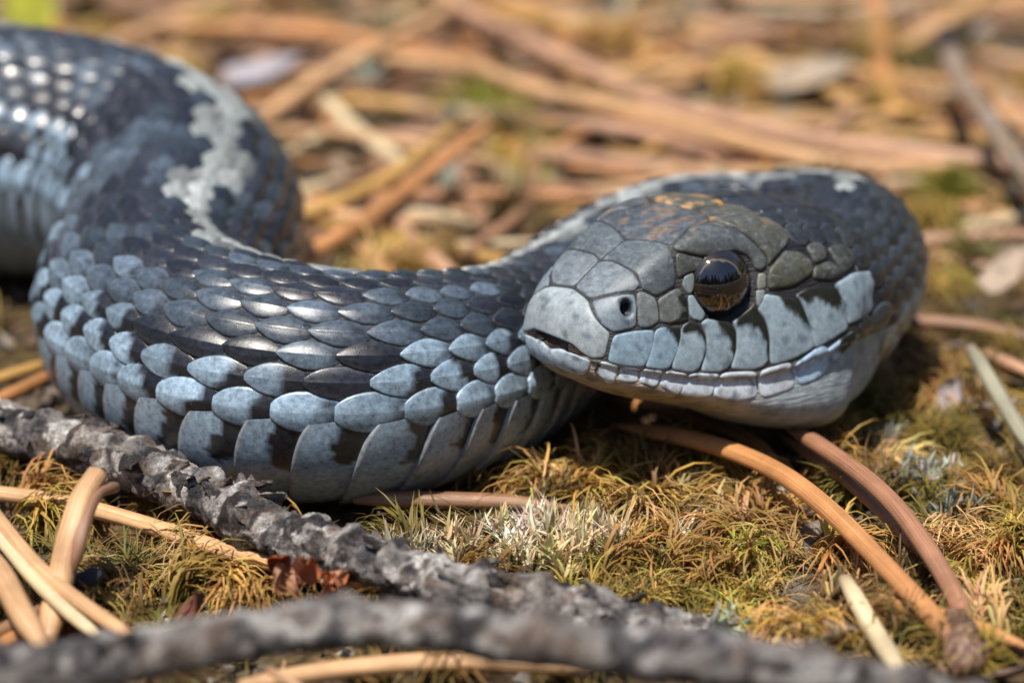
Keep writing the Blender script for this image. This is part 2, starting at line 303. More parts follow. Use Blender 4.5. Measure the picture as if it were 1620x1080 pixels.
FRONT = [[-4.572,-5.003,0.22],[-3.436,-4.501,0.7],[-2.639,-4.2,0.92],[-2.087,-4.092,0.95],[-1.627,-3.947,0.97],[-1.221,-3.834,1.0],[-0.808,-3.738,1.0],[-0.354,-3.79,1.0],[-0.032,-3.866,0.98],[0.447,-3.956,0.96],[0.922,-4.017,0.93],[1.703,-4.163,0.88],[2.516,-4.113,0.6],[3.438,-4.398,0.22]]
PAIR = [[[-2.676,-2.177,0.11],[-2.661,-1.814,0.32],[-2.609,-1.629,0.56],[-2.55,-1.438,0.72],[-2.471,-1.281,0.8]],[[-2.616,-1.794,0.25],[-2.541,-1.739,0.5],[-2.504,-1.553,0.66],[-2.46,-1.391,0.72],[-2.377,-1.257,0.7]]]
FASC = [[[0.697,0.764,0.33],[1.12,0.407,0.36],[1.501,-0.02,0.37],[1.909,-0.787,0.37],[2.212,-1.507,0.33],[2.397,-1.966,0.25],[2.473,-2.336,0.22]],[[1.787,0.634,0.35],[1.971,0.225,0.38],[2.307,-0.709,0.4],[2.497,-1.336,0.36],[2.607,-1.707,0.25],[2.608,-2.156,0.22]],[[1.798,0.755,0.22],[2.12,0.028,0.24],[2.392,-0.729,0.2],[2.562,-1.466,0.2],[2.589,-2.051,0.19]]]
SHEATH = [[2.556,-2.072,0.2],[2.56,-2.34,0.19],[2.539,-2.594,0.15]]
DARKTIP = [[4.044,8.951,0.95],[3.978,8.123,0.92],[4.022,7.396,0.82],[4.147,6.395,0.7],[4.38,4.711,0.5]]
DARKSIDE = [[4.111,8.212,0.72],[4.479,8.419,0.396],[4.843,6.894,0.33]]
SPOTS = {"bud":[-1.272,-1.686,0.22],"bud2":[-1.167,-1.492,0.15],"redchip":[-1.975,-1.864,0.1],"redchip2":[-2.561,-2.033,0.08],"seed":[-2.519,-1.64,0.26],"husk":[-2.535,-1.678,0.42],"leaf":[-4.925,11.989,0.1],"chip1":[2.421,-2.494,0.1],"chip2":[1.352,-2.071,0.05],"chip3":[2.668,-2.517,0.08],"lichen1":[0.376,-0.623,0.05],"lichen2":[2.929,0.056,0.06],"lichen3":[1.703,0.236,0.05],"lichen4":[2.633,0.45,0.05],"lichen5":[0.508,0.679,0.0],"greyleaf":[2.983,1.465,0.1],"palechip":[-2.841,10.069,0.2],"greychip":[2.249,9.595,0.2],"mossyellow":[3.466,6.8,0.1],"whitechip":[3.651,3.804,0.2]}
MOSS_FG = [["gold",0.983,0.061,0.61,0.78,120],["gold",0.839,0.541,0.38,0.44,45],["straw",0.374,-0.71,0.51,0.4,210],["olive",1.188,-1.206,0.73,0.55,120],["gold",1.504,-0.594,0.52,0.58,80],["olive",1.76,-1.991,0.4,0.29,60],["green",1.235,-1.068,0.46,0.37,26],["gold",1.81,-1.865,0.33,0.25,30],["olive",2.85,-0.594,0.52,1.17,80],["gold",2.895,-1.068,0.46,0.83,60],["lichen",2.905,-0.094,0.2,0.41,16],["lichen",1.687,0.061,0.16,0.26,10],["lichen",2.601,0.218,0.25,0.32,14],["gold",-1.988,-0.881,0.78,0.66,75],["dark",-1.853,-1.068,0.85,0.74,60],["olive",-2.364,-1.296,0.46,0.54,25],["green",-2.41,-1.519,0.15,0.26,6],["green",-2.01,-0.297,0.24,0.2,3],["dark",0.167,0.487,0.5,0.44,60],["gold",0.286,0.009,0.25,0.31,30],["olive",2.89,1.103,0.6,0.69,90],["lichen",3.221,1.576,0.53,0.6,20],["green",3.12,-0.397,0.2,0.6,8],["dark",1.585,-0.094,1.83,1.55,110],["dark",-0.039,-0.69,1.18,0.58,45],["dark",-1.507,-1.949,1.47,0.5,50],["straw",-0.431,-0.786,0.55,0.29,25],["gold",3.043,2.198,0.68,0.77,60],["dark",3.303,2.723,0.7,1.08,60],["lichen",1.397,-1.949,0.22,0.17,4],["dark",0.689,-2.197,1.81,0.33,50],["olive",0.214,0.988,0.26,0.23,20],["dark",-3.113,0.325,0.5,0.64,50],["gold",-2.954,-0.69,0.39,0.77,30],["olive",2.731,-2.115,0.33,0.33,30],["gold",2.291,0.762,0.34,0.45,40],["olive",2.307,1.697,0.27,0.37,25]]

# ------------------------------------------------------------------ materials
def new_mat(name):
    m = bpy.data.materials.new(name); m.use_nodes = True
    nt = m.node_tree
    return m, nt, nt.nodes["Principled BSDF"]
def N(nt, kind, **kw):
    n = nt.nodes.new(kind)
    for k, v in kw.items():
        if k.startswith("i_"):
            key = k[2:]
            n.inputs[int(key) if key.isdigit() else key].default_value = v
        else:
            setattr(n, k, v)
    return n
def world_noise(nt, scale, detail=4, rough=.6, stretch=None):
    g = N(nt, "ShaderNodeNewGeometry")
    src = g.outputs["Position"]
    if stretch:
        mp = N(nt, "ShaderNodeMapping"); mp.inputs["Scale"].default_value = stretch
        nt.links.new(src, mp.inputs[0]); src = mp.outputs[0]
    n = N(nt, "ShaderNodeTexNoise", i_Scale=scale, i_Detail=detail, i_Roughness=rough)
    nt.links.new(src, n.inputs["Vector"])
    return n
def ramp(nt, fac, stops, interp='LINEAR'):
    r = N(nt, "ShaderNodeValToRGB")
    cr = r.color_ramp; cr.interpolation = interp
    while len(cr.elements) < len(stops): cr.elements.new(.5)
    for e, (p, c) in zip(cr.elements, stops):
        e.position = p; e.color = (c[0], c[1], c[2], 1) if not isinstance(c, (int, float)) else (c, c, c, 1)
    nt.links.new(fac, r.inputs[0])
    return r
def mixc(nt, fac, a, b, mode='MIX'):
    m = N(nt, "ShaderNodeMix", data_type='RGBA', blend_type=mode)
    for sock, v in ((m.inputs[0], fac), (m.inputs[6], a), (m.inputs[7], b)):
        if hasattr(v, "is_output"): nt.links.new(v, sock)
        elif isinstance(v, (int, float)): sock.default_value = v
        else: sock.default_value = (*v, 1)
    return m.outputs[2]
def bump(nt, bsdf, height, strength, dist):
    b = N(nt, "ShaderNodeBump", i_Strength=strength, i_Distance=dist)
    nt.links.new(height, b.inputs["Height"]); nt.links.new(b.outputs[0], bsdf.inputs["Normal"])

def scale_material(name, rough, spec, speck=.35, scuff=0.0):
    m, nt, b = new_mat(name)
    at = N(nt, "ShaderNodeAttribute", attribute_name="tint")
    fine = world_noise(nt, 26, 5, .65)
    mott = ramp(nt, fine.outputs[0], [(.30, 1 - speck), (.70, 1 + speck * .6)])
    c = mixc(nt, 1.0, at.outputs["Color"], mott.outputs[0], 'MULTIPLY')
    grain = world_noise(nt, 120, 3, .7)
    gm = ramp(nt, grain.outputs[0], [(.35, .78), (.65, 1.18)])
    c = mixc(nt, .8, c, gm.outputs[0], 'MULTIPLY')
    if scuff:
        sc = world_noise(nt, 14, 6, .75, (1, 1, 2.2))
        sm = ramp(nt, sc.outputs[0], [(.52, 0), (.70, scuff)])
        c = mixc(nt, sm.outputs[0], c, (.34, .38, .44))
    # scattered pale dust grains
    vo = N(nt, "ShaderNodeTexVoronoi", i_Scale=24.0)
    g = N(nt, "ShaderNodeNewGeometry"); nt.links.new(g.outputs["Position"], vo.inputs["Vector"])
    dm = ramp(nt, vo.outputs["Distance"], [(.05, 1), (.10, 0)])
    pick = ramp(nt, vo.outputs["Color"], [(.80, 0), (.82, .75)])
    dd = mixc(nt, 1.0, dm.outputs[0], pick.outputs[0], 'MULTIPLY')
    c = mixc(nt, dd, c, (.55, .55, .52))
    nt.links.new(c, b.inputs["Base Color"])
    rr = ramp(nt, fine.outputs[0], [(.3, rough - .08), (.7, rough + .12)])
    nt.links.new(rr.outputs[0], b.inputs["Roughness"])
    b.inputs["Specular IOR Level"].default_value = spec
    bump(nt, b, grain.outputs[0], .25, .006)
    return m
M_SCALE = scale_material("body_scale_skin", .31, .65, .5)
M_SCALE.node_tree.nodes["Principled BSDF"].inputs["Coat Weight"].default_value = .22
M_SCALE.node_tree.nodes["Principled BSDF"].inputs["Coat Roughness"].default_value = .16
M_PLATE = scale_material("head_plate_skin", .46, .42, .42, .35)
M_LIP = scale_material("lip_plate_skin", .42, .45, .28)
M_SKIN, nt, b_ = new_mat("stretched_skin")
at = N(nt, "ShaderNodeAttribute", attribute_name="tint")
wn1 = world_noise(nt, 9, 4, .6)
wm = ramp(nt, wn1.outputs[0], [(.3, .6), (.7, 1.35)])
nt.links.new(mixc(nt, 1.0, at.outputs["Color"], wm.outputs[0], 'MULTIPLY'), b_.inputs["Base Color"])
b_.inputs["Roughness"].default_value = .5
wv = world_noise(nt, 22, 4, .6, (.3, .3, 2.6))
bump(nt, b_, wv.outputs[0], .8, .035)
M_EYE, nt, b_ = new_mat("eye_glass")
at = N(nt, "ShaderNodeAttribute", attribute_name="tint")
nt.links.new(at.outputs["Color"], b_.inputs["Base Color"])
b_.inputs["Roughness"].default_value = .025
b_.inputs["IOR"].default_value = 1.5
b_.inputs["Specular IOR Level"].default_value = .8
b_.inputs["Coat Weight"].default_value = .7
b_.inputs["Coat IOR"].default_value = 1.7
b_.inputs["Coat Roughness"].default_value = .02

# ------------------------------------------------------------------ the snake
SROOT = Vector((-1.0, .5, 0.0))
snake = bpy.data.objects.new("garter_snake", None)
COL.objects.link(snake); snake.location = SROOT; snake.empty_display_size = .5
tag(snake, "blue grey garter snake with dark blotched keeled scales raising its head over the needles", "snake")
HXn, HYn, HZn, SN = (np.array(v) for v in (HX, HY, HZ, SNOUT))
def to_head(p):
    q = np.asarray(p) - SN
    return np.stack([q @ HXn, q @ HYn, q @ HZn], -1)
def from_head(q):
    q = np.asarray(q, float)
    return SN + q[..., :1] * HXn + q[..., 1:2] * HYn + q[..., 2:3] * HZn
def vnoise(p, sc, seed=0.0):
    return np.array([noise.noise(Vector((x * sc + seed, y * sc - seed, z * sc + 3.1))) for x, y, z in p])

EYE = np.array(EYE_AT); EYE_R = .250
# sockets, mouth notch and nostrils are pressed into the skin
Vb = GRID.reshape(-1, 3).copy()
Fq = grid_faces(NS, NV)
def carve(p):
    h = to_head(p)
    ins = np.zeros(len(p))
    for sy in (1, -1):
        d = np.linalg.norm(h - EYE * [1, sy, 1], axis=1)
        ins += .13 * (1 - sstep(.16, .228, d))
        ins += .14 * (1 - sstep(.03, .075, np.linalg.norm(h - np.array(NOSTRIL_AT) * [1, sy, 1], axis=1)))
    hd = h[:, 0] < 2.2
    mouth = (1 - sstep(.07, .16, np.abs(h[:, 1]) + .25 * np.abs(h[:, 2] + .055))) * (1 - sstep(.15, .22, h[:, 0]))
    push = np.zeros_like(p)
    ctr = SN + np.outer(np.clip(h[:, 0], .25, 2.4), HXn) + .12 * HZn
    dirn = ctr - p; dirn /= np.linalg.norm(dirn, axis=1)[:, None] + 1e-9
    push += dirn * (ins * hd)[:, None]
    push += HXn[None, :] * (.12 * mouth * hd * (np.abs(h[:, 2] + .055) < .05))[:, None]
    return p + push
def skin_tint(p, f, idx):
    """colour of the bare skin: black between scales, pale on the throat, brown at the mouth"""
    h = to_head(p); n1 = vnoise(p, 3.0); n2 = vnoise(p, 9.0, 7.0)
    c = np.tile(np.array([.012, .013, .018]), (len(p), 1))
    pale = np.array([.30, .38, .45])
    k = sstep(.25, .45, n2) * .6 * (1 - (h[:, 0] < 2.0) * (idx < 4.8))
    c = c * (1 - k[:, None]) + pale * k[:, None]
    head = h[:, 0] < 2.75
    throat = (sstep(4.7, 5.0, idx) * head)[:, None]
    cream = np.array([.38, .31, .24]) * (1 + .25 * n1[:, None]) * (1 - .35 * sstep(.15, .4, n2)[:, None])
    blue = np.array([.30, .36, .40])
    mixb = sstep(.5, 1.5, h[:, 0])[:, None]
    c = c * (1 - throat) + (cream * (1 - mixb) + blue * mixb) * throat
    topz = head & (idx <= 3.6) & (h[:, 0] < 1.3)
    c[topz] = np.array([.040, .040, .042])
    lipz = head & (idx > 3.6) & (idx < 4.75) & (h[:, 0] < 2.0)
    c[lipz] = np.array([.030, .024, .021])
    c[lipz & (idx > 4.0)] = np.array([.26, .275, .28])
    m = ((np.abs(h[:, 1]) < .26) & (h[:, 0] < .30) & (h[:, 2] < .01) & (h[:, 2] > -.17))
    c[m] = [.026, .009, .007]
    for sy in (1, -1):
        e = np.linalg.norm(h - EYE * [1, sy, 1], axis=1) < .236
        c[e] = [.006, .007, .012]
        c[np.linalg.norm(h - np.array(NOSTRIL_AT) * [1, sy, 1], axis=1) < .075] = [.006, .006, .008]
    belly = (sstep(.68, .72, f) * ~head)[:, None]
    return c * (1 - belly) + np.array([.03, .03, .034]) * belly
# girth fraction: 0 on the spine, 1 under the belly
arc = np.concatenate([np.zeros((NS, 1)), np.cumsum(np.linalg.norm(np.diff(GRID, axis=1), axis=2), axis=1)], 1)
half = arc[:, NI - 1:NI]
frac_g = np.abs(arc - half) / np.maximum(half, 1e-6)
bverts = carve(Vb)
tip = bverts[:NV].mean(0) + HXn * .02
Bv = np.vstack([bverts, tip]); ti = len(Bv) - 1
faces = [tuple(f) for f in Fq.tolist()] + [(ti, j + 1, j) for j in range(NV - 1)]
idx_g = np.tile(np.abs(np.arange(NV) - (NI - 1)) / 8.0, (NS, 1))
tint = skin_tint(Bv, np.concatenate([frac_g.ravel(), [.3]]), np.concatenate([idx_g.ravel(), [4.0]]))
tint[-1] = [.026, .009, .007]
body_me = mesh_np("body", Bv - np.array(SROOT), faces, tint=tint)
link("body", body_me, snake, mat=M_SKIN)
HEADROWS = int(np.searchsorted(S_ST, 3.0))
_hv = [tuple(v) for v in GRID[:HEADROWS].reshape(-1, 3)] + [tuple(GRID[0].mean(0) - HXn * .02)]
base_bvh = BVHTree.FromPolygons(_hv, [tuple(f) for f in grid_faces(HEADROWS, NV).tolist()] + [(len(_hv) - 1, j + 1, j) for j in range(NV - 1)])
full_bvh = BVHTree.FromPolygons([tuple(v) for v in Bv], faces)

# ---- head plates: outlines in head coordinates (back, left, up)
def chaikin(p, k=.16):
    q = np.roll(p, -1, axis=0)
    return np.stack([p * (1 - k) + q * k, p * k + q * (1 - k)], 1).reshape(-1, p.shape[1])
def resample(p, step):
    q = np.vstack([p, p[:1]])
    L = np.concatenate([[0], np.cumsum(np.linalg.norm(np.diff(q, axis=0), axis=1))])
    n = max(8, int(round(L[-1] / step)))
    t = np.linspace(0, L[-1], n, endpoint=False)
    return np.stack([np.interp(t, L, q[:, k]) for k in range(q.shape[1])], 1)
def poly_dist(pts, poly):
    """signed distance (inside positive) of 2-D points to a closed polygon"""
    a = poly; b = np.roll(poly, -1, axis=0)
    ab = b - a
    ap = pts[:, None] - a[None]
    t = np.clip((ap * ab).sum(2) / np.maximum((ab * ab).sum(1), 1e-12), 0, 1)
    d = np.linalg.norm(ap - ab[None] * t[..., None], axis=2).min(1)
    y = pts[:, 1:2]; x = pts[:, 0:1]
    cond = (a[None, :, 1] > y) != (b[None, :, 1] > y)
    xi = a[None, :, 0] + (y - a[None, :, 1]) * ab[None, :, 0] / np.where(np.abs(ab[None, :, 1]) < 1e-12, 1e-12, ab[None, :, 1])
    inside = (cond & (x < xi)).sum(1) % 2 == 1
    return np.where(inside, d, -d)
def plate(name, out_h, colour, H=.008, bevel=.013, step=.020, gap=.0015, mat=None, dark=None, label=None, dome=.007, dent=None):
    P3 = from_head(np.array(out_h, float))
    nr = np.zeros(3)
    for p in P3:
        _, n_, _, _ = base_bvh.find_nearest(Vector(p))
        c_ = Vector(P3.mean(0)); ctr = head_pt(max(.3, min(2.2, float(to_head(P3.mean(0))[0])))) + HZ * .1
        if n_.dot(Vector(p) - ctr) < 0: n_ = -n_
        nr += np.array(n_)
    nr /= np.linalg.norm(nr)
    c0 = P3.mean(0)
    u = np.cross(nr, [0, 0, 1.0]); u /= np.linalg.norm(u); v = np.cross(nr, u)
    P2 = np.stack([(P3 - c0) @ u, (P3 - c0) @ v], 1)
    ar = .5 * np.sum(P2[:, 0] * np.roll(P2[:, 1], -1) - np.roll(P2[:, 0], -1) * P2[:, 1])
    if ar < 0: P2 = P2[::-1]
    P2 = resample(chaikin(chaikin(P2, .13), .2), step)
    tan = np.roll(P2, -1, axis=0) - np.roll(P2, 1, axis=0)
    inn = np.stack([-tan[:, 1], tan[:, 0]], 1); inn /= np.linalg.norm(inn, axis=1)[:, None] + 1e-9
    B = P2 + inn * gap
    nb = len(B)
    pts = [B]
    for off in (.004, .010, .02, .034):
        r = B + inn * off
        pts.append(r[poly_dist(r, B) > off * .85])
    lo, hi = B.min(0), B.max(0)
    gx, gy = np.meshgrid(np.arange(lo[0], hi[0], step * 1.5), np.arange(lo[1], hi[1], step * 1.5))
    g = np.stack([gx.ravel(), gy.ravel()], 1)
    g[:, 0] += (np.round((g[:, 1] - lo[1]) / (step * 1.5)) % 2) * step * .75
    pts.append(g[poly_dist(g, B) > .04])
    A = np.vstack(pts)
    vo, _, fo, _, _, _ = delaunay_2d_cdt([Vector(p) for p in A], [(i, (i + 1) % nb) for i in range(nb)], [], 1, 1e-6)
    V2 = np.array([(p.x, p.y) for p in vo])
    d = np.maximum(poly_dist(V2, B), 0)
    base = np.empty((len(V2), 3)); nrm = np.empty((len(V2), 3))
    for i, (a_, b2) in enumerate(V2):
        q = c0 + u * a_ + v * b2
        hit, n_, _, _ = base_bvh.ray_cast(Vector(q + nr * .5), Vector(-nr), 1.0)
        near, nn, _, _ = base_bvh.find_nearest(Vector(q))
        if hit is None or (hit - near).length > .3: hit, n_ = near, nn
        if n_.dot(Vector(nr)) < 0: n_ = -n_
        base[i] = hit; nrm[i] = n_
    t = np.clip(d / bevel, 0, 1)
    h = -.008 + (H + .008) * np.sqrt(np.maximum(0, 1 - (1 - t) ** 2)) + dome * np.clip(d / .16, 0, 1) ** .8
    hh = to_head(base)
    if dent is not None:
        dd = np.linalg.norm((hh - np.array(dent[0])) / np.array(dent[1]), axis=1)
        h -= .085 * (1 - sstep(.5, 1.1, dd)) - .004 * np.exp(-((dd - 1.35) / .3) ** 2)
        dm = 1 - sstep(.75, 1.1, dd)
    V3 = base + nrm * h[:, None]
    c = colour(hh, d)
    if dent is not None:
        c = c * (1 - dm[:, None]) + np.array([.006, .007, .010]) * dm[:, None]
    if dark is not None:
        D3 = from_head(np.array(dark, float))
        D2 = np.stack([(D3 - c0) @ u, (D3 - c0) @ v], 1)
        sdv = poly_dist(V2, D2) + .010 * vnoise(V3, 22.0)
        k = sstep(-.006, .010, sdv)[:, None]
        c = c * (1 - k) + np.array([.016, .017, .012]) * k
    rim = (1 - sstep(.0, .008, d))[:, None]
    c = c * (1 - rim * .3) + np.array([.02, .018, .018]) * rim * .3
    me = mesh_np(name, V3 - np.array(SROOT), [tuple(f) for f in fo], tint=c)
    o = link(name, me, snake, mat=mat or M_PLATE)
    if label: o["label"] = label
    PLATE_PTS.append(V3)
    return o
PLATE_PTS = []
def col_top(base, stain=0.0, olive=0.0):
    base = np.array(base)
    def f(h, d):
        p = from_head(h)
        n1 = vnoise(p, 4.0, 2.0)[:, None]; n2 = vnoise(p, 13.0, 5.0)[:, None]
        c = base * (1 + .35 * n1 + .25 * n2)
        if olive:
            k = np.clip(olive * (sstep(-.25, .35, n1) ), 0, 1)
            c = c * (1 - k) + np.array([.055, .055, .030]) * k
        if stain:
            s_ = (.6 * vnoise(np.stack([h[:, 0] * .35, h[:, 1] * 1.6, h[:, 2]], 1), 9.0, 11.0) + .55 * vnoise(p, 17.0, 2.0))[:, None]
            k = stain * sstep(.12, .34, s_) * (1 - sstep(.10, .30, np.abs(h[:, 1:2]) - .18))
            c = c * (1 - k) + np.array([.50, .27, .085]) * k
        return np.clip(c, .004, 1)
    return f
def col_lip(base, warm=0.0):
    base = np.array(base)
    def f(h, d):
        p = from_head(h)
        n1 = vnoise(p, 6.0, 4.0)[:, None]; n2 = vnoise(p, 24.0, 1.0)[:, None]
        c = base * (1 + .18 * n1 + .14 * n2)
        k = sstep(.30, .48, vnoise(p, 16.0, 21.0))[:, None] * .6
        c = c * (1 - k) + np.array([.05, .075, .12]) * k
        return np.clip(c, .004, 1)
    return f
NAMES = {'rostral': 'snout_plate', 'internasal': 'nose_plate', 'prefrontal': 'forehead_plate', 'frontal': 'crown_plate', 'supraocular': 'brow_plate',
         'preocular': 'eye_rim_plate', 'preocular2': 'eye_rim_plate', 'preocular3': 'eye_rim_plate', 'loreal': 'cheek_plate', 'nasal': 'nostril_plate',
         'nasal2': 'nostril_plate', 'postocular': 'eye_rim_plate', 'postocular2': 'eye_rim_plate', 'temporal': 'temple_plate', 'temporal2': 'temple_plate',
         'temporal3': 'temple_plate', 'temporal4': 'temple_plate', 'parietal': 'crown_plate', 'mental': 'chin_plate'}
TOPC = (.070, .083, .098)
COLS = {'rostral': (col_lip((.32, .37, .40)), M_LIP), 'internasal': (col_top((.16, .19, .215)), None), 'prefrontal': (col_top((.10, .122, .142), 0, .2), None),
        'frontal': (col_top(TOPC, .22), None), 'supraocular': (col_top((.085, .098, .11), .45, .4), None), 'preocular': (col_top((.10, .11, .12), 0, .5), None),
        'preocular2': (col_lip((.22, .26, .27)), M_LIP), 'preocular3': (col_lip((.26, .33, .38)), M_LIP), 'loreal': (col_top((.16, .18, .18), 0, .3), None),
        'nasal': (col_lip((.18, .225, .265)), M_LIP), 'nasal2': (col_top((.22, .25, .27), 0, .35), None), 'postocular': (col_lip((.22, .23, .21)), M_LIP),
        'postocular2': (col_lip((.24, .27, .28)), M_LIP), 'temporal': (col_top((.085, .09, .08), 0, .7), None), 'temporal2': (col_top((.055, .057, .055), 0, .5), None),
        'temporal3': (col_top((.045, .048, .045), 0, .5), None), 'temporal4': (col_top((.06, .064, .064), 0, .3), None),
        'parietal': (col_top((.085, .09, .08), .85, .55), None), 'mental': (col_lip((.45, .54, .62)), M_LIP)}
for key, out in PLATES.items():
    o_ = [list(p) for p in out]
    dent = None
    if key == 'nasal':
        dent = (NOSTRIL_AT, (.040, .06, .060))
    if key in COLS: colf, mt = COLS[key]
    elif key.startswith('labial'): colf, mt = col_lip((.28, .365, .43) if key not in ('labial1', 'labial2') else (.26, .37, .47)), M_LIP
    else: colf, mt = col_lip((.55, .61, .68) if key not in ('infra8', 'infra9') else (.38, .54, .72)), M_LIP
    nm = NAMES.get(key, 'lip_plate')
    lab = None
    if key == 'rostral': lab = "pale blunt snout plate notched above the mouth"
    if key == 'parietal': lab = "dark crown plate with rusty orange stains"
    kw = dict(dark=DARK.get(key), mat=mt)
    if dent: kw['step'] = .0125
    if key.startswith('infra') or key == 'mental': kw.update(H=.007, bevel=.013, dome=.006)
    if key in ('supraocular', 'temporal', 'temporal2', 'temporal3', 'temporal4', 'parietal'): kw.update(H=.015, bevel=.02, dome=.018)
    if key.startswith('labial'): kw.update(H=.009, bevel=.013, dome=.009)
    mir = lambda P_: [[p[0], -p[1], p[2]] for p in P_]
    if key in ('rostral', 'mental', 'frontal'):
        full = o_ + [p for p in mir(o_)[::-1] if abs(p[1]) > 1e-6]
        plate(nm, full, colf, label=lab, **kw)
    else:
        plate(nm, o_, colf, label=lab, dent=dent, **kw)
        kw2 = dict(kw)
        if kw.get('dark'): kw2['dark'] = mir(kw['dark'])
        plate(nm, mir(o_), colf, dent=(tuple(np.array(dent[0]) * [1, -1, 1]), dent[1]) if dent else None, **kw2)

# ---- eyes
def eye_mesh(sy):
    pole = np.array([-.48, sy * .85, .20]); pole /= np.linalg.norm(pole)
    u = np.cross(pole, [0, 0, 1.0]); u /= np.linalg.norm(u); v = np.cross(u, pole)
    na, nb = 48, 56
    V, T = [pole * EYE_R], [(.003, .003, .004)]
    for i in range(1, na):
        th = math.pi * .62 * i / (na - 1)
        for j in range(nb):
            ph = 2 * math.pi * j / nb
            V.append(EYE_R * (pole * math.cos(th) + (u * math.cos(ph) + v * math.sin(ph)) * math.sin(th)))
            wob = .02 * math.sin(3 * ph + 1) + .015 * math.sin(7 * ph)
            r = th - math.radians(32)
            if r < wob: c = (.003, .003, .005)
            elif r < .05 + wob: c = (.13, .10, .05) if math.sin(ph) > .25 else (.012, .009, .007)
            else:
                k = .5 + .5 * math.sin(19 * ph) * math.sin(31 * ph + 2)
                c = (.010 + .008 * k, .007 + .005 * k, .005 + .003 * k)
            T.append(c)
    F_ = [(0, 1 + j, 1 + (j + 1) % nb) for j in range(nb)]
    for i in range(na - 2):
        for j in range(nb):
            a = 1 + i * nb + j; b2 = 1 + i * nb + (j + 1) % nb
            F_.append((a, a + nb, b2 + nb, b2))
    q = EYE * [1, sy, 1] - np.array([-.028, sy * .146, 0])
    W = from_head(q + np.array(V))
    return mesh_np("eye", W - np.array(SROOT), F_, tint=np.array(T))
for sy in (1, -1):
    link("eye", eye_mesh(sy), snake, mat=M_EYE)

# ---- body scales
def surf(s, f, side):
    """surface point and outward normal at distance s, girth fraction f (0 spine .. 1 belly), side +1 left / -1 right"""
    return SURF(np.atleast_1d(s), np.atleast_1d(f), np.atleast_1d(side))
FR = np.linspace(0, 1, 41)
def arc_table(sgn):
    sec = half_profile(sections(S_ST))
    L = np.concatenate([np.zeros((NS, 1)), np.cumsum(np.linalg.norm(np.diff(sec, axis=1), axis=2), axis=1)], 1)
    out = np.empty((NS, 41, 2))
    for i in range(NS):
        for k in range(2):
            out[i, :, k] = np.interp(FR * L[i, -1], L[i], sec[i, :, k])
    return out, L[:, -1]
ARC2, HALFP = arc_table(1)
_c, _t, _n, _b = frames(S_ST)
def SURF(s, f, side):
    def at(s, f):
        g = np.sign(f) * 1.0; fa = np.abs(f)
        over = fa > 1; fa = np.where(over, 2 - fa, fa); sg = side * np.where(f < 0, -1, 1) * np.where(over, -1, 1)
        i = np.clip(np.searchsorted(S_ST, s, side='right') - 1, 0, NS - 2)
        ts = np.clip((s - S_ST[i]) / (S_ST[i + 1] - S_ST[i]), 0, 1)[:, None]
        j = np.clip((fa * 40).astype(int), 0, 39); tj = (fa * 40 - j)[:, None]
        def row(i):
            q = ARC2[i, j] * (1 - tj) + ARC2[i, j + 1] * tj
            return _c[i] + _b[i] * (q[:, :1] * sg[:, None]) + _n[i] * q[:, 1:2]
        return row(i) * (1 - ts) + row(i + 1) * ts
    p = at(s, f)
    ds = at(s + .02, f) - at(s - .02, f)
    df = at(s, f + .012) - at(s, f - .012)
    n = np.cross(ds, df); n /= np.linalg.norm(n, axis=1)[:, None] + 1e-12
    ctr = center(s)[:, :3] + 0
    sg = np.sign(((p - ctr) * n).sum(1)); sg[sg == 0] = 1
    return p, n * sg[:, None]
plate_bvh_pts = np.vstack(PLATE_PTS)
from mathutils.kdtree import KDTree
kd = KDTree(len(plate_bvh_pts))
for i, p in enumerate(plate_bvh_pts): kd.insert(Vector(p), i)
kd.balance()

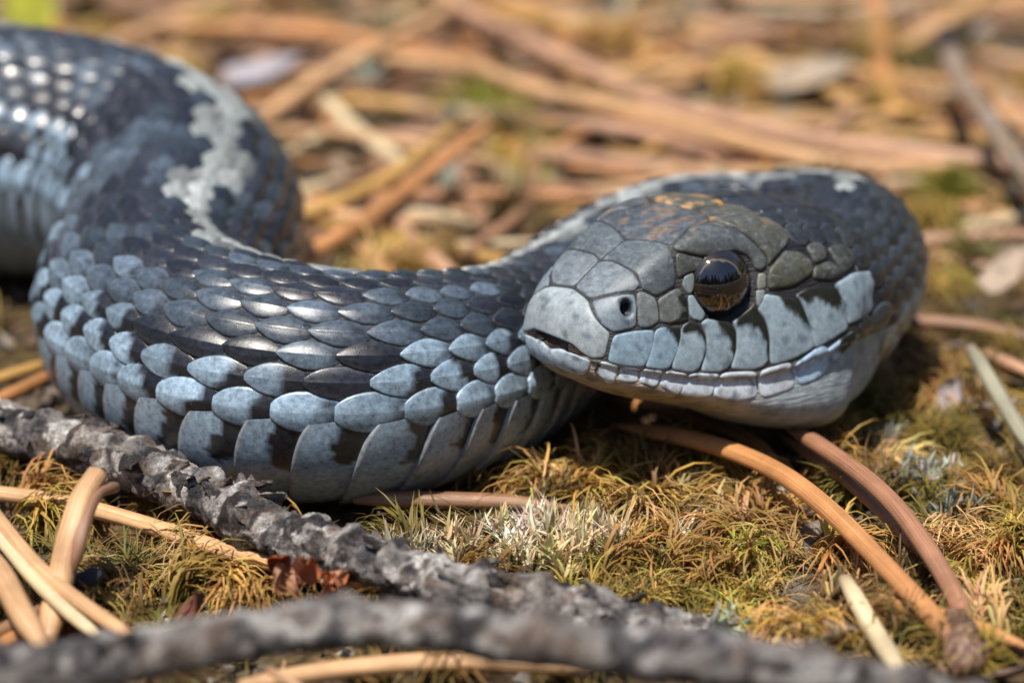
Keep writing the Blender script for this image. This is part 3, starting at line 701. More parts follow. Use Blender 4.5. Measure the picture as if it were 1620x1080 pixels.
ROWF = [0, .064, .128, .192, .255, .319, .384, .451, .522, .602]
ROWW = [.036, .037, .037, .037, .0375, .038, .0395, .0415, .046, .056]
def ring_len(s):                       # length of one scale at distance s
    r = center(s)[0, 3]
    return float(np.interp(s, [1.6, 2.2, 3.0, 4.5, 6.0, 8.5, 11, 30], [.16, .175, .19, .215, .205, .218, .28, .32]))
rings = [1.35]
while rings[-1] < SLEN - .6: rings.append(rings[-1] + ring_len(rings[-1]))
WS = np.array([-1, -1, -.86, -.62, -.38, -.2, -.08, 0, .08, .2, .38, .62, .86, 1, 1.0])
US = np.array([0, .05, .14, .25, .37, .50, .63, .75, .85, .93, .98, 1.0, 1.0])
NW, NU = len(WS), len(US)
SC_F = grid_faces(NU, NW)
def tone(row, k, s, side, rn):
    """base colour of one scale"""
    w = lambda a, b: a + (b - a) * rn.random()
    dark = np.array([.016, .017, .024]) * w(.6, 1.6)
    mid = np.array([.064, .086, .114]) * w(.45, 1.5)
    light = np.array([.27, .375, .48]) * w(.65, 1.25)
    cream = np.array([.40, .43, .42]) * w(.5, 1.2)
    blot = noise.noise(Vector((s * 1.15, row * .45 + side * 9, 2.0)))
    if s < 2.9 and row < 3: return (dark * 1.4, 'dark')
    if row == 0: return (cream, 'stripe') if noise.noise(Vector((s * 1.3, 0, 5))) > -.38 else (dark, 'dark')
    if row == 1:
        v_ = noise.noise(Vector((s * 1.6, side * 4, 8)))
        return (cream * w(.55, .9), 'stripe') if v_ > .06 else ((dark, 'dark') if v_ < -.15 else (mid * .45, 'mid'))
    if row in (2, 3): return (dark * 1.3, 'dark') if blot + .25 * (rn.random() - .5) > .02 else (mid * w(.45, 1.0), 'mid')
    if row in (4, 5): return (dark, 'dark') if blot + .25 * (rn.random() - .5) > .08 else (mid * w(.6, 1.5), 'mid')
    if row == 6: return (dark, 'dark') if blot + .3 * (rn.random() - .5) > .05 else (mid * w(.9, 2.0), 'mid')
    if row == 7: return (dark, 'dark') if blot + .3 * (rn.random() - .5) > .08 else (light * w(.5, 1.0), rn.choice(('light', 'half', 'light')))
    if row == 8 and rn.random() < .10: return (dark, 'dark')
    if row == 8: return (light * w(.75, 1.0), 'half') if blot > -.05 else (light, 'light')
    return (light * 1.0, 'half') if rn.random() < .65 else (light, 'light')
def scale_geom(s0, L, fc, hw, row, side, rn, sc_flat=False):
    u = US[:, None] * np.ones(NW)[None]; w = np.ones(NU)[:, None] * WS[None]
    a = np.clip(u, .0, 1)
    lens = np.clip(np.sin(np.pi * np.clip(.05 + a * .945, 0, 1) ** 1.05), .015, 1) ** .86
    shield = np.clip(1 - np.abs((a - .50) / .55) ** 2.4, .02, 1) ** .66
    kk = {9: .92, 8: .45, 7: .12}.get(row, 0 if row < 9 else .6)
    prof = lens * (1 - kk) + shield * kk
    jit = 1 + .08 * (rn.random() - .5)
    ff = fc + w * prof * hw * jit
    ss = s0 + (a - .5) * L * (1.16 if row < 8 else 1.14) + 0 * w
    p, n = SURF(ss.ravel(), ff.ravel(), np.full(ss.size, side))
    skirt = np.zeros((NU, NW), bool); skirt[:, 0] = skirt[:, -1] = True; skirt[-1] = True; skirt[0] = True
    lift = .003 + .034 * a ** 1.3
    domeh = (.030 if row < 8 else .022) * (1 - np.abs(w) ** 2.0) * np.clip(prof, 0, 1)
    keel = (.0045 if row < 9 else .002) * np.exp(-(w / .10) ** 2) * sstep(.06, .2, a) * (1 - sstep(.88, .99, a))
    k_ = (L / .375)
    h = (lift + domeh + keel) * k_ ** .8
    if sc_flat: h = h * .33
    if row < 2: h = h * .85
    h = np.where(skirt, -.012, h)
    P = p + n * h.ravel()[:, None]
    return P, a, w
def scale_colour(P, a, w, row, base, style, rn):
    a = a.ravel(); w = w.ravel()
    n1 = vnoise(P, 5.0, rn.random() * 9); n2 = vnoise(P, 17.0, rn.random() * 9)
    c = base[None] * (1 + .25 * n1[:, None] + .2 * n2[:, None])
    black = np.array([.013, .013, .018])
    if style in ('mid', 'light', 'stripe'):
        k = (1 - sstep(.10, .40, a + .18 * n2)) * (.12 if style == 'stripe' else .85)                      # the overlapped base is dark
        if rn.random() < .6:
            k = np.maximum(k, .6 * sstep(.1, .75, -w * rn.choice((1, 1, -1)) + .35 * n1) * sstep(.2, .9, 1.15 - a))
        c = c * (1 - k[:, None]) + black * k[:, None]
        e = sstep(.72, .96, np.maximum(np.abs(w), a)) * .35
        c = c * (1 - e[:, None]) + (base * 1.5 + .03) * e[:, None]
    if style == 'half':
        k = 1 - sstep(.42, .47, a + .14 * n1 + .10 * w * rn.choice((-1, 1)) + .05 * n2)
        c = c * (1 - k[:, None]) + black * k[:, None]
    if style == 'dark':
        e = sstep(.80, .98, np.abs(w)) * .35
        c = c * (1 - e[:, None]) + np.array([.15, .175, .21]) * e[:, None]
    kl = np.exp(-(w / .10) ** 2) * .25
    c = c * (1 + kl[:, None] * .5)
    return np.clip(c, .004, .9)
camp = np.array(cam.location); camr = np.array(cam.rotation_euler.to_matrix())
def to_px(p):
    q = (np.asarray(p) - camp) @ camr
    return 810 + q[..., 0] / -q[..., 2] * 4500, 540 - q[..., 1] / -q[..., 2] * 4500, -q[..., 2]
scale_list = []
for k, s in enumerate(rings):
    L = ring_len(s)
    for side in (1, -1):
        for row, f in enumerate(ROWF):
            if row == 0 and side == -1: continue
            sc = s + (L * .5 if row % 2 else 0)
            if sc > SLEN - .4: continue
            p, n = SURF(np.array([sc]), np.array([f]), np.array([side]))
            p, n = p[0], n[0]
            h = to_head(p)
            if h[0] < 2.6 and sc < 3.4:
                if kd.find(Vector(p))[2] < .03: continue
                if f > .50 and sc < 2.35: continue
            rn = random.Random(k * 1000 + row * 10 + side)
            base, style = tone(row, k, s, side, rn)
            if sc < 3.3 and row > 1:
                base = np.array([.026, .029, .033]) * (.6 + .9 * rn.random()); style = 'dark'
                if row > 7: base = np.array([.28, .36, .40]) * (.8 + .4 * rn.random()); style = 'light'
                if row > 8 and h[0] < 2.45:
                    mb = float(sstep(1.2, 2.0, h[0])); style = 'plain'
                    base = (np.array([.42, .35, .27]) * (1 - mb) + np.array([.27, .33, .37]) * mb) * (.85 + .3 * rn.random())
            P, a, w = scale_geom(sc, L, f, (ROWW[row] * (1.16 if row < 2 else 1.0 if row < 8 else .97)) if row < 10 else .047, row, side, rn, style == 'plain')
            C = scale_colour(P, a, w, row, base, style, rn)
            x, y, d = to_px(p)
            vd = camp - p; vd /= np.linalg.norm(vd)
            area = 0.0
            facing = float(n @ vd)
            if facing > .05 and -30 < x < 1650 and -30 < y < 1110:
                hit = full_bvh.ray_cast(Vector(p + n * .12), Vector(vd), 30)[0]
                if hit is None: area = facing * L * ROWW[min(row, 9)] * HALFP[np.searchsorted(S_ST, sc) - 1] / d ** 2
            scale_list.append((area, P, C))
scale_list.sort(key=lambda t: -t[0])
for area, P, C in scale_list[:300]:
    o0 = P.mean(0)
    link("scale", mesh_np("scale", P - o0, SC_F, tint=C), snake, loc=Vector(o0) - SROOT, mat=M_SCALE)
rest = scale_list[300:]
if rest:
    Vr = np.vstack([r[1] for r in rest]) - np.array(SROOT); Cr = np.vstack([r[2] for r in rest])
    Fr = np.vstack([SC_F + i * NU * NW for i in range(len(rest))])
    tag(link("scale_cover", mesh_np("scale_cover", Vr, Fr, tint=Cr), snake, mat=M_SCALE), kind="stuff")
# ---- broad belly plates, one to each ring of scales
_h = np.concatenate([np.linspace(0, .5, 5), np.linspace(.54, 1, 16)])
WB = np.concatenate([-_h[::-1][:-1], _h]); NB_ = len(WB); UB = np.array([0, .05, .12, .2, .28, .36, .44, .52, .60, .68, .78, .88, .95, 1.0, 1.0])
for k, s in enumerate(rings):
    if s < 2.5 or s > SLEN - .6: continue
    L = ring_len(s); rn = random.Random(k * 31 + 5)
    a = UB[:, None] * np.ones(NB_)[None]; w = np.ones(len(UB))[:, None] * WB[None]
    rnd_end = .30 * L * np.abs(w) ** 8
    ff = 1 + w * .378 * (1 - .05 * np.abs(a - .5))
    ss = s + (a - .5) * L * 1.25 + rnd_end * (.5 - a) * 1.2 + .35 * L * (1 - np.abs(w)) ** 1.0
    p, n = SURF(ss.ravel(), np.where(ff > 1, ff, ff).ravel(), np.ones(ss.size))
    h = .002 + .042 * a ** 1.6 + .014 * np.sin(np.pi * a) - .016 * np.abs(w) ** 10
    h = np.where((a >= 1) & (np.arange(len(UB))[:, None] == len(UB) - 1), -.012, h)
    P = p + n * h.ravel()[:, None]
    n1 = vnoise(P, 4.0, 3.0 + k); n2 = vnoise(P, 14.0, 1.0)
    base = np.array([.28, .38, .48]) * (.85 + .3 * rn.random())
    c = base[None] * (1 + .18 * n1[:, None] + .12 * n2[:, None])
    aw = np.abs(w).ravel(); aa = a.ravel()
    bl = sstep(.0, .03, (.46 + .22 * n1 + .12 * n2) - aa) * sstep(.60, .63, aw + .10 * n1 + .05 * n2) * (.98 if rn.random() < .85 else .2)
    c = c * (1 - bl[:, None]) + np.array([.014, .012, .014]) * bl[:, None]
    e = sstep(.88, 1.0, aa)[:, None] * .5
    c = c * (1 - e) + np.array([.30, .25, .20]) * e
    if s < 3.3: c = c * .9
    o0 = P.mean(0)
    link("belly_plate", mesh_np("belly_plate", P - o0, grid_faces(len(UB), NB_), tint=np.clip(c, .004, .9)), snake, loc=Vector(o0) - SROOT, mat=M_SCALE)

# ------------------------------------------------------------------ the forest floor
spine = dense[::8, :2]
def ground_z(x, y):
    x = np.asarray(x, float); y = np.asarray(y, float)
    sh = x.shape; xf, yf = x.ravel(), y.ravel()
    n1 = np.array([noise.noise(Vector((a * .45, b * .45, 1.7))) for a, b in zip(xf, yf)])
    n2 = np.array([noise.noise(Vector((a * 1.7, b * 1.7, 8.2))) for a, b in zip(xf, yf)])
    n3 = np.array([noise.noise(Vector((a * 5.5, b * 5.5, 4.4))) for a, b in zip(xf, yf)])
    d = np.full(len(xf), 9.0)
    for k in range(0, len(spine), 6):
        d = np.minimum(d, np.hypot(xf - spine[k, 0], yf - spine[k, 1]))
    m = sstep(.5, 1.5, d)
    far = sstep(5, 11, yf)
    fade = 1 - sstep(40, 90, np.hypot(xf, yf))
    z = m * (.10 + .12 * far) * n1 * fade + m * .055 * n2 * fade + .030 * n3 * fade * (.4 + .6 * m) - .03
    return z.reshape(sh)
def axis(a, b, step, ext):
    core = np.arange(a, b + 1e-6, step)
    out = [b + step]; s_ = step
    while out[-1] < ext: s_ *= 1.35; out.append(out[-1] + s_)
    lo = [a - step]; s_ = step
    while lo[-1] > -ext: s_ *= 1.35; lo.append(lo[-1] - s_)
    return np.concatenate([lo[::-1], core, out])
gx = axis(-7.2, 7.2, .10, 6000); gy = axis(-5, 15.5, .10, 6000)
GX, GY = np.meshgrid(gx, gy)
GZ = ground_z(GX, GY)
gverts = np.stack([GX.ravel(), GY.ravel(), GZ.ravel()], 1)
nx = len(gx)
i_ = np.arange(len(gy) - 1)[:, None]; j_ = np.arange(nx - 1)[None]
gf = np.stack([i_ * nx + j_, i_ * nx + j_ + 1, (i_ + 1) * nx + j_ + 1, (i_ + 1) * nx + j_], -1).reshape(-1, 4)
M_SOIL, nt, b_ = new_mat("forest_soil")
a1 = world_noise(nt, 1.6, 6, .65); a2 = world_noise(nt, 9, 6, .7); a3 = world_noise(nt, .8, 3, .5)
soil = ramp(nt, a2.outputs[0], [(.28, (.014, .010, .007)), (.45, (.050, .032, .018)), (.60, (.13, .085, .045)), (.75, (.28, .20, .12))])
mossc = ramp(nt, a2.outputs[0], [(.3, (.022, .016, .006)), (.55, (.10, .072, .024)), (.75, (.26, .18, .06))])
greyc = ramp(nt, a2.outputs[0], [(.3, (.05, .045, .045)), (.7, (.36, .32, .28))])
f1 = ramp(nt, a1.outputs[0], [(.45, 0), (.60, 1)]); f3 = ramp(nt, a3.outputs[0], [(.56, 0), (.66, .8)])
cc = mixc(nt, f1.outputs[0], soil.outputs[0], mossc.outputs[0]); cc = mixc(nt, f3.outputs[0], cc, greyc.outputs[0])
nt.links.new(cc, b_.inputs["Base Color"]); b_.inputs["Roughness"].default_value = .9
b_.inputs["Specular IOR Level"].default_value = .2
bump(nt, b_, a2.outputs[0], .9, .05)
tag(link("ground", mesh_np("ground", gverts, gf), mat=M_SOIL), kind="structure")

# ------------------------------------------------------------------ needles, twigs
def tube_frames(P):
    P = np.asarray(P, float)
    t = np.gradient(P, axis=0); t /= np.linalg.norm(t, axis=1)[:, None]
    up = np.array([0, 0, 1.0])
    if abs(t[:, 2]).mean() > .75: up = np.array([0, 1.0, 0])
    b = np.cross(t, up); b /= np.linalg.norm(b, axis=1)[:, None]
    n = np.cross(b, t)
    return t, n, b
def smooth_path(pts, step):
    pts = np.asarray(pts, float)
    k = np.concatenate([[0], np.cumsum(np.sqrt(np.linalg.norm(np.diff(pts, axis=0), axis=1)))])
    d = crom(k, pts, np.linspace(0, k[-1], 400))
    L = np.concatenate([[0], np.cumsum(np.linalg.norm(np.diff(d, axis=0), axis=1))])
    n = max(6, int(L[-1] / step))
    t = np.linspace(0, L[-1], n)
    return np.stack([np.interp(t, L, d[:, q]) for q in range(3)], 1), t
M_NEEDLE, nt, b_ = new_mat("dry_pine_needle")
at = N(nt, "ShaderNodeAttribute", attribute_name="tint"); au = N(nt, "ShaderNodeAttribute", attribute_name="along"); ar_ = N(nt, "ShaderNodeAttribute", attribute_name="around")
cx = N(nt, "ShaderNodeCombineXYZ")
mu = N(nt, "ShaderNodeMath", operation='MULTIPLY', i_1=1.2); nt.links.new(au.outputs["Fac"], mu.inputs[0])
mv = N(nt, "ShaderNodeMath", operation='MULTIPLY', i_1=22.0); nt.links.new(ar_.outputs["Fac"], mv.inputs[0])
nt.links.new(mu.outputs[0], cx.inputs[0]); nt.links.new(mv.outputs[0], cx.inputs[1])
st = N(nt, "ShaderNodeTexNoise", i_Scale=1.0, i_Detail=3.0, i_Roughness=.6); nt.links.new(cx.outputs[0], st.inputs["Vector"])
sr = ramp(nt, st.outputs[0], [(.3, .62), (.5, 1.0), (.7, 1.28)])
blo = world_noise(nt, 2.2, 5, .65); br = ramp(nt, blo.outputs[0], [(.3, .70), (.7, 1.2)])
spk = world_noise(nt, 28, 3, .7); sp = ramp(nt, spk.outputs[0], [(.68, 0), (.74, .55)])
c = mixc(nt, 1.0, at.outputs["Color"], sr.outputs[0], 'MULTIPLY'); c = mixc(nt, 1.0, c, br.outputs[0], 'MULTIPLY')
c = mixc(nt, sp.outputs[0], c, (.07, .045, .03))
nt.links.new(c, b_.inputs["Base Color"]); b_.inputs["Roughness"].default_value = .42
b_.inputs["Specular IOR Level"].default_value = .45
bump(nt, b_, st.outputs[0], .5, .012)
NCOL = {'tan': (.58, .34, .17), 'orange': (.49, .225, .085), 'rust': (.38, .185, .105), 'pink': (.50, .29, .18), 'straw': (.58, .46, .28), 'brown': (.30, .16, .09),
        'ochre': (.50, .29, .09), 'grey': (.34, .32, .23)}
def needle_mesh(name, pts, r, colour, taper0=.75, taper1=.35, seed=0, ang=None, step=.07, nv=14, base=None):
    P, t = smooth_path(pts, step)
    L = t[-1]
    wob = np.array([[noise.noise(Vector((q * .7, seed * 3.1 + k, 1))) for k in range(2)] for q in t]) * r * .7
    T, Nn, B = tube_frames(P)
    P = P + Nn * wob[:, :1] + B * wob[:, 1:2]
    rr = np.full(len(P), r)
    e0 = sstep(0, .25, t); e1 = sstep(0, .45, L - t)
    rr = rr * (taper0 + (1 - taper0) * e0) * (taper1 + (1 - taper1) * e1)
    rr *= 1 + .05 * np.array([noise.noise(Vector((q * 1.7, seed, 7))) for q in t])
    phi = np.linspace(0, 2 * np.pi, nv, endpoint=False)
    rad = np.where(np.sin(phi) > 0, 1.0, .62)                   # half-round with a flattened belly
    groove = 1 - .16 * np.exp(-((phi - 1.45) / .22) ** 2)
    a0 = (ang if ang is not None else (seed * 1.7) % .9 - .45)
    ca, sa = np.cos(phi) * rad ** .15 * groove, np.sin(phi) * rad * groove
    x = ca * math.cos(a0) - sa * math.sin(a0); y = ca * math.sin(a0) + sa * math.cos(a0)
    V = P[:, None] + (B[:, None] * x[None, :, None] + Nn[:, None] * y[None, :, None]) * rr[:, None, None]
    V = V.reshape(-1, 3)
    n0 = len(V)
    V = np.vstack([V, P[0] - T[0] * r * .3, P[-1] + T[-1] * r * .5])
    F = [tuple(f) for f in grid_faces(len(P), nv, wrap=True).tolist()]
    F += [(n0, j, (j + 1) % nv) for j in range(nv)]
    o_ = (len(P) - 1) * nv
    F += [(n0 + 1, o_ + (j + 1) % nv, o_ + j) for j in range(nv)]
    c = np.array(NCOL[colour])
    kk = np.array([noise.noise(Vector((q * .35, seed * 2.3, 3))) for q in t])
    C = c[None] * (1 + .22 * kk[:, None])
    dk = (1 - sstep(0, .22, t))[:, None] * .45 + (1 - sstep(0, .25, L - t))[:, None] * .35
    C = C * (1 - dk) + np.array([.12, .06, .035]) * dk
    C = np.repeat(C, nv, axis=0); C = np.vstack([C, C[:1], C[-1:]])
    along = np.concatenate([np.repeat(t + seed * 5.0, nv), [0, 0]])
    around = np.concatenate([np.tile(np.abs(np.arange(nv) / nv * 2 - 1), len(P)), [0, 0]])
    o0 = P[0] if base is None else np.array(base)
    return mesh_np(name, V - o0, F, tint=C, extra={'along': along, 'around': around}), Vector(o0)
for k, (lab, colr, r, pts) in enumerate(NEEDLES):
    r *= .9 if pts[1][1] > 3 else 1
    me, o0 = needle_mesh("pine_needle", pts, r, colr, seed=k + 1)
    tag(link("pine_needle", me, loc=o0, mat=M_NEEDLE), lab, "pine needle", "dry pine needles on the ground")

# the bundle of long needles held by a brown sheath, lower right
M_SHEATH, nt, b_ = new_mat("papery_sheath")
s1 = world_noise(nt, 20, 5, .7, (1, 1, .4)); sc_ = ramp(nt, s1.outputs[0], [(.3, (.035, .02, .014)), (.5, (.16, .085, .05)), (.72, (.45, .33, .24))])
nt.links.new(sc_.outputs[0], b_.inputs["Base Color"]); b_.inputs["Roughness"].default_value = .45
bump(nt, b_, s1.outputs[0], .6, .03)
fb = Vector(SHEATH[-1])
fasc = bpy.data.objects.new("needle_bundle", None); COL.objects.link(fasc); fasc.location = fb
tag(fasc, "two long arching orange needles joined in one brown papery sheath at lower right", "pine needle")
for pts, r, cl in ((FASC[0], .068, 'orange'), (FASC[1], .062, 'rust'), (FASC[2], .042, 'brown')):
    me, _ = needle_mesh("needle", pts[::-1], r, cl, seed=60 + r * 100, base=fb, taper0=.8, ang=.2)
    link("needle", me, fasc, mat=M_NEEDLE)
def rough_tube(pts, r, seed, amp, step=.035, nv=26, rfun=None, nodes=(), freq=6.0, base=None, crack=0.0):
    P, t = smooth_path(pts, step)
    T, Nn, B = tube_frames(P)
    phi = np.linspace(0, 2 * np.pi, nv, endpoint=False)
    rr = np.full(len(P), r) if rfun is None else np.array([rfun(q / t[-1]) * r for q in t])
    D = np.zeros((len(P), nv)); TONE = np.zeros((len(P), nv))
    for i in range(len(P)):
        for j in range(nv):
            q = P[i] + (B[i] * math.cos(phi[j]) + Nn[i] * math.sin(phi[j])) * rr[i]
            a = noise.noise(Vector(q * freq) + Vector((seed, 0, 0)))
            b2 = noise.noise(Vector(q * freq * 2.6) + Vector((0, seed, 0)))
            rdg = 1 - abs(noise.noise(Vector((t[i] * freq * .9, phi[j] * .5, seed)))) * 2
            D[i, j] = amp * (.55 * a + .30 * b2 + .30 * max(0, rdg) ** 3)
            if crack:
                f_, c_ = noise.voronoi(Vector((t[i] * 10 + .5 * b2, phi[j] * 1.5 + .4 * a, seed)))
                TONE[i, j] = (c_[0][0] * 37.7 + c_[0][1] * 91.3) % 1.0
                D[i, j] += amp * crack * (min(1.0, (f_[1] - f_[0]) * 3.2) - .55) + amp * .22 * noise.noise(Vector(q * freq * 7))
    for (u, ph, sz, wd) in nodes:
        dt = (t - u * t[-1]) / wd
        dp = np.angle(np.exp(1j * (phi - ph)))
        D += sz * np.exp(-dt[:, None] ** 2 * np.where(dt > 0, 2.2, .7)[:, None]) * np.exp(-(dp[None] / 1.25) ** 2)
    V = P[:, None] + (B[:, None] * np.cos(phi)[None, :, None] + Nn[:, None] * np.sin(phi)[None, :, None]) * (rr[:, None] + D)[..., None]
    global LAST_TONE
    LAST_TONE = TONE
    return P, t, V, D, T, Nn, B, phi, rr
M_BARK, nt, b_ = new_mat("twig_bark")
at = N(nt, "ShaderNodeAttribute", attribute_name="tint")
b1 = world_noise(nt, 11, 7, .72); b2 = world_noise(nt, 42, 5, .75)
bm_ = ramp(nt, b1.outputs[0], [(.30, .35), (.5, .95), (.66, 1.65)])
c = mixc(nt, 1.0, at.outputs["Color"], bm_.outputs[0], 'MULTIPLY')
bl = ramp(nt, b2.outputs[0], [(.40, .55), (.60, 1.35)]); c = mixc(nt, 1.0, c, bl.outputs[0], 'MULTIPLY')
wh = world_noise(nt, 4.2, 8, .74); wr = ramp(nt, wh.outputs[0], [(.50, 0), (.60, .42)])
c = mixc(nt, wr.outputs[0], c, (.62, .58, .55))
nt.links.new(c, b_.inputs["Base Color"]); b_.inputs["Roughness"].default_value = .75
b_.inputs["Specular IOR Level"].default_value = .35
b3 = world_noise(nt, 15, 6, .75); hb = mixc(nt, .5, b2.outputs[0], b3.outputs[0])
bump(nt, b_, hb, 1.0, .11)
def twig(name, label, pts, r, seed, amp, nodes, flakes, rfun=None, nv=56, step=.014):
    P, t, V, D, T, Nn, B, phi, rr = rough_tube(pts, r, seed, amp, step, nv, rfun, nodes, crack=.24 if nv > 30 else .15)
    o0 = Vector(P[len(P) // 2]); o0.z = 0
    root = bpy.data.objects.new(name, None); COL.objects.link(root); root.location = o0
    tag(root, label, "twig")
    Vf = V.reshape(-1, 3); n0 = len(Vf)
    Vf = np.vstack([Vf, P[0] - T[0] * .02, P[-1] + T[-1] * .03])
    F = [tuple(f) for f in grid_faces(len(P), nv, wrap=True).tolist()]
    F += [(n0, j, (j + 1) % nv) for j in range(nv)]
    o_ = (len(P) - 1) * nv
    F += [(n0 + 1, o_ + (j + 1) % nv, o_ + j) for j in range(nv)]
    n1 = vnoise(Vf, 2.6, seed)[:, None]; n2 = vnoise(Vf, 6.0, seed + 3)[:, None]
    tn = np.concatenate([LAST_TONE.ravel(), [.5, .5]])[:, None]
    C = np.where(tn < .22, np.array([.065, .052, .050]), np.where(tn < .45, np.array([.26, .20, .17]), np.where(tn < .75, np.array([.54, .49, .46]), np.array([.80, .76, .72])))) * (1 + .3 * n1)
    k = sstep(.10, .22, n2) * .9; C = C * (1 - k) + np.array([.045, .042, .050]) * k
    k = sstep(.15, .4, n1) * .5; C = C * (1 - k) + np.array([.24, .17, .125]) * k
    for (u, ph, sz, wd) in nodes:
        dd = np.linalg.norm(Vf - P[int(u * (len(P) - 1))], axis=1)
        k = ((1 - sstep(.5, 1.6, dd / max(.12, wd * 1.2))) * .75)[:, None]
        C = C * (1 - k) + np.array([.085, .085, .10]) * k
    link("bark", mesh_np("bark", Vf - np.array(o0), F, tint=np.clip(C, .01, 1)), root, mat=M_BARK)
    rr_ = random.Random(seed)
    for q in range(flakes):                                          # curled bark flakes standing off the stem
        i = int(rr_.uniform(.04, .96) * (len(P) - 1)); j = int(rr_.uniform(.05, .50) * nv)
        L = rr_.uniform(.06, .20); W = rr_.uniform(.03, .085); lift = rr_.uniform(.02, .08)
        c0 = V[i, j]; nn = (B[i] * math.cos(phi[j]) + Nn[i] * math.sin(phi[j]))
        tt = T[i] * rr_.choice((-1, 1)); ss = np.cross(nn, tt)
        vs_ = []
        for a in np.linspace(0, 1, 6):
            for b in np.linspace(-1, 1, 5):
                e = 1 - .35 * abs(b) ** 2 * rr_.uniform(.3, 1.4)
                jag = rr_.uniform(-.10, .10) * (a > .8)
                vs_.append(c0 + tt * (a * e + jag) * L + ss * b * W * (1 - .4 * a) * rr_.uniform(.85, 1.15) + nn * (lift * a ** 1.6 - .03 * b * b + .008))
        vs_ = np.array(vs_); n_ = len(vs_)
        allv = np.vstack([vs_, vs_ - nn * .014])
        g = grid_faces(6, 5)
        F2 = [tuple(f) for f in g.tolist()] + [tuple(x + n_ for x in f[::-1]) for f in g.tolist()]
        ring = [b for b in range(5)] + [a * 5 + 4 for a in range(1, 6)] + [25 + b for b in (3, 2, 1, 0)] + [a * 5 for a in (4, 3, 2, 1)]
        F2 += [(ring[z], ring[(z + 1) % len(ring)], ring[(z + 1) % len(ring)] + n_, ring[z] + n_) for z in range(len(ring))]
        col = np.array(rr_.choice([(.06, .05, .048), (.13, .10, .08), (.30, .27, .25), (.20, .15, .115)]))
        m_ = allv.mean(0)
        link("bark_flake", mesh_np("bark_flake", allv - m_, F2, smooth=False, tint=np.tile(col, (len(allv), 1))), root, loc=Vector(m_) - o0, mat=M_BARK)
    return root
rt = random.Random(5)
TW_NODES = [(.055, 1.6, .05, .06), (.16, 1.3, .06, .07), (.215, 1.7, .055, .06), (.29, 1.4, .06, .09), (.335, 2.2, .03, .05), (.405, 1.7, .055, .05), (.475, 1.55, .105, .10), (.50, .3, .05, .06),
            (.575, 2.0, .04, .06), (.625, 1.3, .075, .055), (.675, 1.7, .06, .04), (.73, .9, .05, .05), (.775, 1.7, .055, .055), (.84, 1.4, .06, .06), (.895, 1.9, .05, .05), (.95, 1.4, .05, .05)]
twig("twig", "rough grey twig with flaking bark lying in front of the snake's body", TWIG, .158, 3, .052, TW_NODES, 60,
     rfun=lambda u: 1.05 - .25 * u - .25 * max(0, u - .85) / .15)
twig("twig", "blurred grey twig arching across the bottom edge nearest the viewer", FRONT, .125, 17, .035,
     [(rt.uniform(.1, .9), rt.uniform(.6, 2.4), rt.uniform(.03, .055), rt.uniform(.05, .09)) for _ in range(16)], 6, nv=26, step=.045)
twig("twig", "pale forked twig with a black knobbed tip in the upper right", DARKTIP, .085, 29, .02, [(.05, 1.5, .05, .12), (.22, 2.2, .04, .09)], 0, nv=18, step=.05)
dk = [o for o in COL.objects if o.name.startswith("bark") and o.parent and "black knobbed" in o.parent.get("label", "")][0]
at_ = dk.data.attributes["tint"]
nvt = len(dk.data.vertices); co = np.empty(nvt * 3); dk.data.vertices.foreach_get("co", co); co = co.reshape(-1, 3) + np.array(dk.parent.location)
tipd = np.linalg.norm(co - np.array(DARKTIP[0]), axis=1)
cl = np.ones((nvt, 4), dtype=np.float32); k = sstep(.45, .95, tipd)[:, None]
cl[:, :3] = np.array([.02, .018, .022]) * (1 - k) + np.array([.50, .36, .25]) * k
at_.data.foreach_set("color", cl.ravel())
fm, _ = needle_mesh("fork", DARKSIDE, .06, 'tan', seed=91, base=dk.parent.location)
link("fork", fm, dk.parent, mat=M_NEEDLE)
# sheath of the bundle
P, t, V, D, T, Nn, B, phi, rr = rough_tube(SHEATH, .112, 8, .03, .02, 22, lambda u: .82 + .35 * u - .55 * max(0, u - .7) / .3, freq=9)
Vf = V.reshape(-1, 3)
Vf = np.vstack([Vf, P[0] - T[0] * .005, P[-1]]); n0 = len(Vf) - 2; nv = 22
F = [tuple(f) for f in grid_faces(len(P), nv, wrap=True).tolist()] + [(n0, j, (j + 1) % nv) for j in range(nv)] + [(n0 + 1, (len(P) - 1) * nv + (j + 1) % nv, (len(P) - 1) * nv + j) for j in range(nv)]
link("sheath", mesh_np("sheath", Vf - np.array(fb), F), fasc, mat=M_SHEATH)
# upright pair, lower left
pb = Vector(PAIR[0][0])
pair = bpy.data.objects.new("needle_pair", None); COL.objects.link(pair); pair.location = pb
tag(pair, "two stubby brown needles standing up side by side beneath the bark twig", "pine needle")
for pts, r in ((PAIR[0], .086), (PAIR[1], .052)):
    me, _ = needle_mesh("needle", pts, r, 'tan' if r > .06 else 'brown', seed=70 + r * 100, base=pb, taper1=.85, ang=.3)
    link("needle", me, pair, mat=M_NEEDLE)

